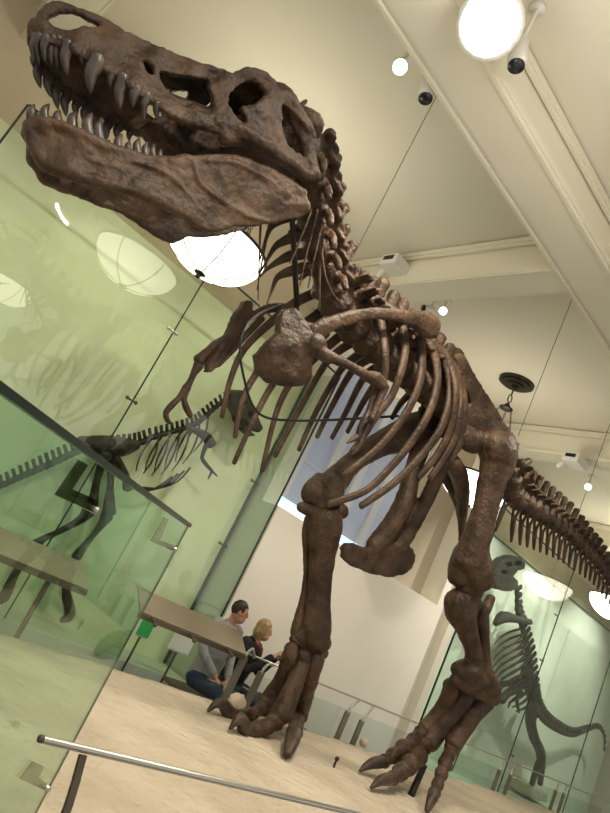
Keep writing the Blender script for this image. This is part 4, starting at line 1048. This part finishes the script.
bm = bmesh.new(); ptube(bm, [(226, 338, SR+.06, 4), (217, 345, SR+.08, 5.6), (206, 354, SR+.09, 5.6), (199, 361, SR+.1, 7)], 9, 4); part('upper_arm_bone', fuse(bm, .009, 3, .004, 16))
bm = bmesh.new(); ptube(bm, [(199, 365, SR+.1, 6), (194, 373, SR+.1, 4), (190, 382, SR+.1, 3.6), (186, 389, SR+.1, 5)], 9, 4); part('forearm_bone', fuse(bm, .009, 3, .004, 16))
for px in ([(185, 390), (179, 398), (172, 405), (166, 413), (168, 421), (173, 424)], [(185, 392), (184, 399), (186, 407), (190, 415), (191, 416)]):
    bm = bmesh.new(); ptube(bm, [(u, v, SR+.1, r_) for (u, v), r_ in zip(px, (4.4, 3.2, 3.6, 3.2, 2.6, 1))], 8, 4); part('finger_bone', bm)

# ---- hips
IL = 3.08
bm = bmesh.new()
ilp = [(456, 357), (459, 354), (464, 352.5), (468, 360), (473, 370), (483, 387), (493, 402), (502, 416), (512, 431), (519, 443), (520, 450), (515, 455), (506, 452), (494, 446), (482, 441), (470, 444), (462, 448), (456, 442), (455, 430), (462, 417), (468, 408), (472, 404), (470, 396), (465, 388), (462, 376), (459, 368)]
plate(bm, ilp, [], lambda u, v: IL-.02+.06*((v-400)/45)**2, .05, 1.6, 3.3)
for s in (0, 1):
    b2 = onY(470, 441, IL); 
    if s: b2.y = 6.6-b2.y
    blob(bm, b2, (.14, .09, .09), seg=12)
part('hip_bone', fuse(bm, .012, 4, .006, 12, 4))
bm = bmesh.new()
ptube(bm, [(456, 440, 3.12, 10), (449, 452, 3.16, 8), (441, 468, 3.2, 7.4), (426, 501, 3.26, 7.4), (407, 535, 3.3, 8), (397, 548, 3.3, 9)], 10, 4)
ptube(bm, [(424, 436, 3.5, 12), (419, 452, 3.46, 10), (413, 470, 3.42, 9), (404, 503, 3.36, 10.5), (386, 533, 3.32, 10.5), (372, 547, 3.3, 9)], 10, 4)
plate(bm, [(345, 550), (350, 545), (358, 545), (368, 549), (381, 551), (393, 545), (402, 541), (410, 545), (415, 551), (417, 561), (411, 571), (402, 576), (391, 578), (375, 575), (364, 571), (354, 567), (346, 559)], [], lambda u, v: 3.27, .07, 1.5)
part('pubis', fuse(bm, .012, 6, .007, 12, 6))
bm = bmesh.new()
ptube(bm, [(452, 462, 3.15, 9), (460, 478, 3.2, 9), (463, 500, 3.26, 6.5), (462, 522, 3.3, 4.5), (461, 541, 3.3, 3)], 10, 4)
ptube(bm, [(440, 462, 3.42, 9), (452, 482, 3.38, 9), (460, 505, 3.32, 6), (463, 540, 3.3, 3)], 10, 4)
part('ischium', fuse(bm, .012, 4, .006, 14))

# ---- legs
def bone(name, tubes, vox=.012, sm=4, bump=.006, sc=11, par=None, seed=0):
    bm = bmesh.new()
    for pts in tubes: ptube(bm, pts, 12, 4)
    return part(name, fuse(bm, vox, sm, bump, sc, seed), 'bone', par)
HL = 2.98
bone('thigh_bone', [[(484, 446, HL+.10, 14), (497, 447, HL, 19), (497, 462, HL, 17), (492, 480, HL, 14.5), (485, 510, HL-.01, 13), (476, 540, HL-.01, 15), (470, 562, HL, 19)],
                    [(470, 438, HL+.14, 8), (478, 440, HL+.10, 11)],
                    [(504, 442, HL-.02, 13), (508, 455, HL, 10), (500, 475, HL, 11)],
                    [(474, 550, HL, 14), (478, 568, HL-.05, 16), (480, 582, HL-.05, 14)], [(467, 552, HL+.06, 13), (461, 566, HL+.07, 13), (459, 580, HL+.07, 12)], [(462, 588, HL+.05, 10), (476, 590, HL, 11)]])
bone('shin_bone', [[(453, 602, HL+.05, 11), (460, 602, HL+.05, 15), (473, 600, HL, 13)], [(460, 598, HL+.04, 16), (461, 611, HL+.03, 16.5), (467, 629, HL+.02, 11.5), (473, 648, HL+.02, 9.5), (474, 662, HL+.02, 10), (471, 672, HL+.02, 14)],
                   [(456, 669, HL+.07, 8), (463, 671, HL+.05, 12), (472, 675, HL+.03, 13), (482, 681, HL, 11)]])
bone('calf_bone', [[(491, 597, HL, 5), (488, 604, HL, 5.6), (482, 612, HL, 7.6), (482, 625, HL-.01, 7.4), (484, 645, HL-.02, 6), (485, 665, HL-.02, 7), (488, 682, HL-.02, 10), (491, 691, HL-.02, 11)]])
bone('ankle_bone', [[(454, 679, HL+.06, 6), (463, 681, HL+.05, 9), (473, 686, HL+.04, 10), (485, 692, HL+.02, 10), (494, 697, HL, 9)]])
FLt = HL+.08
bone('foot_bone', [[(451, 684, FLt+.1, 9), (450, 693, FLt+.11, 8.5), (442, 708, FLt+.15, 7.5), (431, 723, FLt+.19, 8.5), (425, 730, FLt+.2, 9)]])
bone('foot_bone', [[(467, 690, FLt+.05, 10.5), (461, 701, FLt+.06, 10), (448, 718, FLt+.1, 9.5), (435, 734, FLt+.14, 10.5), (428, 742, FLt+.15, 11)]])
bone('foot_bone', [[(485, 699, FLt, 12), (477, 708, FLt, 10.5), (466, 725, FLt, 9), (457, 738, FLt, 9.5), (453, 744, FLt, 10)]])
bone('foot_bone', [[(481, 700, FLt, 5), (477, 712, FLt+.02, 4), (470, 728, FLt+.04, 4), (465, 736, FLt+.04, 3)]], .008)
def toe(start, joints, tip, zt, clawbend=0.03, blunt=.22):
    """start (u,v,Y,r); joints [(u,v,r)..]; tip (u,v) resting at height zt"""
    ty = onZ(tip[0], tip[1], zt).y
    pts = [start]+[(u, v, None, r_) for (u, v, r_) in joints]
    n_ = len(pts)
    full = []
    for i, t in enumerate(pts):
        Y = start[2]+(ty-start[2])*i/n_
        full.append((t[0], t[1], Y, t[3]))
    bm = bmesh.new()
    for a, b in zip(full[:-1], full[1:]):
        md = ((a[0]+b[0])/2, (a[1]+b[1])/2, (a[2]+b[2])/2, (a[3]+b[3])/2*.74)
        g = lambda s: tuple(a[k_]+(b[k_]-a[k_])*s for k_ in range(3))
        ptube(bm, [(*g(.1), a[3]), md, (*g(.9), b[3]*1.02)], 12, 3)
    o = part('toe', fuse(bm, .009, 2, .005, 18, start[0]), 'bone')
    a = full[-1]; p0, r0 = q(a); pt = onZ(tip[0], tip[1], zt)
    bm = bmesh.new(); mid = (p0+pt)/2+Vector((0, 0, clawbend))
    d = pt-p0; cb = Vector((0, 0, clawbend))
    tube(bm, [p0-d*.05, p0+d*.25+cb*.5, p0+d*.55+cb*.85, p0+d*.82+cb*.6, pt], [r0*.84, r0*.84, r0*(.66+.3*blunt), r0*(.36+.6*blunt), r0*blunt], 12, 4)
    obj('claw', bm, M['claw'], o)
toe((422, 731, FLt+.2, 8), [(413, 741, 7.5), (403, 748, 8.5), (393, 756, 8), (383, 762, 7)], (360, 771), SAND+.01)
toe((424, 745, FLt+.15, 10), [(418, 757, 10), (409, 765, 10), (401, 772, 9), (391, 779, 7)], (371, 788), SAND+.01)
toe((452, 748, FLt, 8.5), [(448, 757, 7), (445, 764, 7.5), (441, 774, 7), (438, 784, 6.5), (434, 794, 6.8)], (427, 811), SAND+.015, .03, .4)
HR = 3.55
bone('thigh_bone', [[(432, 424, HR-.02, 15), (415, 430, HR, 18), (398, 437, HR+.02, 16), (375, 447, HR+.04, 12.5), (352, 463, HR+.05, 11), (336, 480, HR+.05, 14), (329, 491, HR+.05, 16)],
                    [(335, 480, HR+.02, 12), (331, 499, HR+.0, 12.5)], [(319, 494, HR+.06, 9), (321, 506, HR+.05, 9)], [(322, 480, HR+.1, 9), (312, 490, HR+.1, 10), (310, 499, HR+.1, 9)]])
HR2 = HR+.04
bone('shin_bone', [[(300, 507, HR2+.06, 5.5), (314, 511, HR2+.03, 8), (330, 513, HR2, 10), (343, 511, HR2-.02, 8)], [(325, 515, HR2, 18), (324, 528, HR2, 19), (323, 545, HR2, 16), (321, 565, HR2, 13.5), (319, 590, HR2, 12.5), (317, 612, HR2, 14.5), (315, 630, HR2, 17), (313, 640, HR2, 16)],
                   [(297, 633, HR2+.05, 8), (303, 637, HR2+.03, 10), (314, 641, HR2, 12), (325, 643, HR2-.02, 9)]])
bone('calf_bone', [[(308, 517, HR2+.08, 4), (306, 530, HR2+.08, 4.4), (306, 560, HR2+.08, 3), (305, 588, HR2+.08, 3.2), (301, 610, HR2+.07, 5), (297, 626, HR2+.06, 6), (296, 634, HR2+.06, 6)]], .009)
bone('ankle_bone', [[(292, 638, HR2+.05, 4.5), (302, 643, HR2+.02, 6), (314, 649, HR2, 7), (324, 654, HR2-.02, 6)]])
mt = lambda u, v: onZ(u, v, SAND+.10).y
ya, yb_, yc = mt(264, 706), mt(277, 720), mt(298, 717)
bone('foot_bone', [[(291, 646, HR2+.03, 7.5), (290, 656, HR2+.02, 8), (282, 677, (HR2+ya)/2, 7.5), (271, 697, ya, 9.5), (265, 705, ya, 10)]])
bone('foot_bone', [[(304, 652, HR2, 9), (301, 664, HR2, 9.5), (293, 687, (HR2+yb_)/2, 9.5), (285, 706, yb_, 10.5), (278, 718, yb_, 10.5)]])
bone('foot_bone', [[(317, 657, HR2-.03, 9), (313, 670, HR2-.03, 9), (306, 693, (HR2+yc)/2, 8.5), (301, 708, yc, 9.5), (298, 717, yc, 10)]])
bone('foot_bone', [[(288, 646, HR2+.05, 3), (284, 655, HR2+.05, 2.6), (279, 660, HR2+.05, 2)]], .007)
toe((264, 707, ya, 9), [(252, 714, 6.5), (239, 716, 6.5), (227, 712, 7.5)], (208, 711), SAND+.012, .07)
toe((276, 720, yb_, 10.5), [(266, 727, 9), (255, 730, 8), (243, 727, 8)], (230, 729), SAND+.012, .07)
toe((297, 718, yc, 9), [(296, 726, 8), (294, 734, 9)], (287, 755), SAND+.02, .04, .5)
# steel armature and cable
bm = bmesh.new(); a, b = onY(424, 766, FLt+.12), onZ(411, 795, SAND-.005)
bar(bm, a, b, .05, .03); part('support_post', bm, 'steel_dark')
bm = bmesh.new(); ptube(bm, [(292, 218, 3.1, 3), (294, 250, 3.15, 3), (297, 306, 3.25, 3)], 10, 3); part('support_rod', bm, 'steel_dark')
bm = bmesh.new()
ptube(bm, [(282, 304, 3.2, 1.3), (258, 315, 3.05, 1.3), (244, 330, 2.98, 1.3), (240, 352, 2.95, 1.3), (244, 378, 2.93, 1.3), (252, 404, 2.93, 1.3), (265, 417, 2.95, 1.3), (291, 420.5, 3.0, 1.3), (330, 420, 3.1, 1.3), (365, 418, 3.25, 1.3), (398, 416, 3.3, 1.3)], 8, 5)
part('cable', bm, 'cable')

# ================================================================== LIGHT
def area(name, loc, target, sx, sy, power, color):
    l = bpy.data.lights.new(name, 'AREA'); l.shape = 'RECTANGLE'; l.size = sx; l.size_y = sy; l.energy = power; l.color = color
    o = bpy.data.objects.new(name, l); COL.objects.link(o); o.location = loc
    o.rotation_euler = (Vector(target)-Vector(loc)).to_track_quat('-Z', 'Y').to_euler()
def spl(name, loc, target, power, size, color=(1, .9, .75), soft=.15, blend=.5):
    l = bpy.data.lights.new(name, 'SPOT'); l.energy = power; l.color = color; l.spot_size = radians(size); l.spot_blend = blend; l.shadow_soft_size = soft
    o = bpy.data.objects.new(name, l); COL.objects.link(o); o.location = loc
    o.rotation_euler = (Vector(target)-Vector(loc)).to_track_quat('-Z', 'Y').to_euler()
p = onZ(490, 24, 4.85)
spl('key_spot', (2.2, 2.2, 4.8), (3.4, 3.3, 0.6), 330, 95)
spl('sand_spot', (5.5, 2.2, 4.9), (5.0, 3.2, 0.6), 190, 85)
spl('near_sand_spot', (0.6, 0.6, 5.0), (1.6, 2.4, 0.6), 230, 80)
spl('head_spot', (-1.2, 0.4, 5.0), (0.8, 2.8, 3.2), 70, 50)
area('ceiling_fill', (1.9, 1.0, 4.25), (1.9, 1.0, 6), 3.4, 3.0, 24, (1, .94, .82))  # added area lights floating in mid-air, facing up to brighten the ceiling; no fixtures
area('ceiling_fill', (2.2, 4.8, 4.4), (2.2, 4.8, 6), 2.6, 1.6, 3, (1, .94, .82))
area('ceiling_fill', (10.2, 4.4, 4.4), (10.2, 4.4, 6), 2.6, 2.2, 2, (1, .94, .82))
for x in (-0.2, 1.6, 3.4): spl('green_wash', (x, 4.3, 5.3), (x, 6.3, 1.8), 150, 64, (1, .95, .8), .05, .8)
for x in (9.2, 11.6, 14.0): spl('right_case_wash', (x, 4.2, 5.2), (x+.2, 6.5, 1.9), 560, 75, (1, .97, .87), .05, .8)
for x in (5.0, 6.5, 8.0): spl('wall_wash', (x, 3.6, 5.2), (x, 5.8, 1.1), 135, 60, (1, .94, .84), .05, .8)
W = bpy.data.worlds.new('world'); S.world = W; W.use_nodes = True
W.node_tree.nodes['Background'].inputs[0].default_value = (1.0, 0.95, 0.86, 1); W.node_tree.nodes['Background'].inputs[1].default_value = 0.82
S.view_settings.view_transform = 'Standard'; S.view_settings.look = 'None'; S.view_settings.exposure = 0.0
S.cycles.use_denoising = True
S.cycles.max_bounces = 10; S.cycles.transparent_max_bounces = 24
S.cycles.sample_clamp_indirect = 6.0
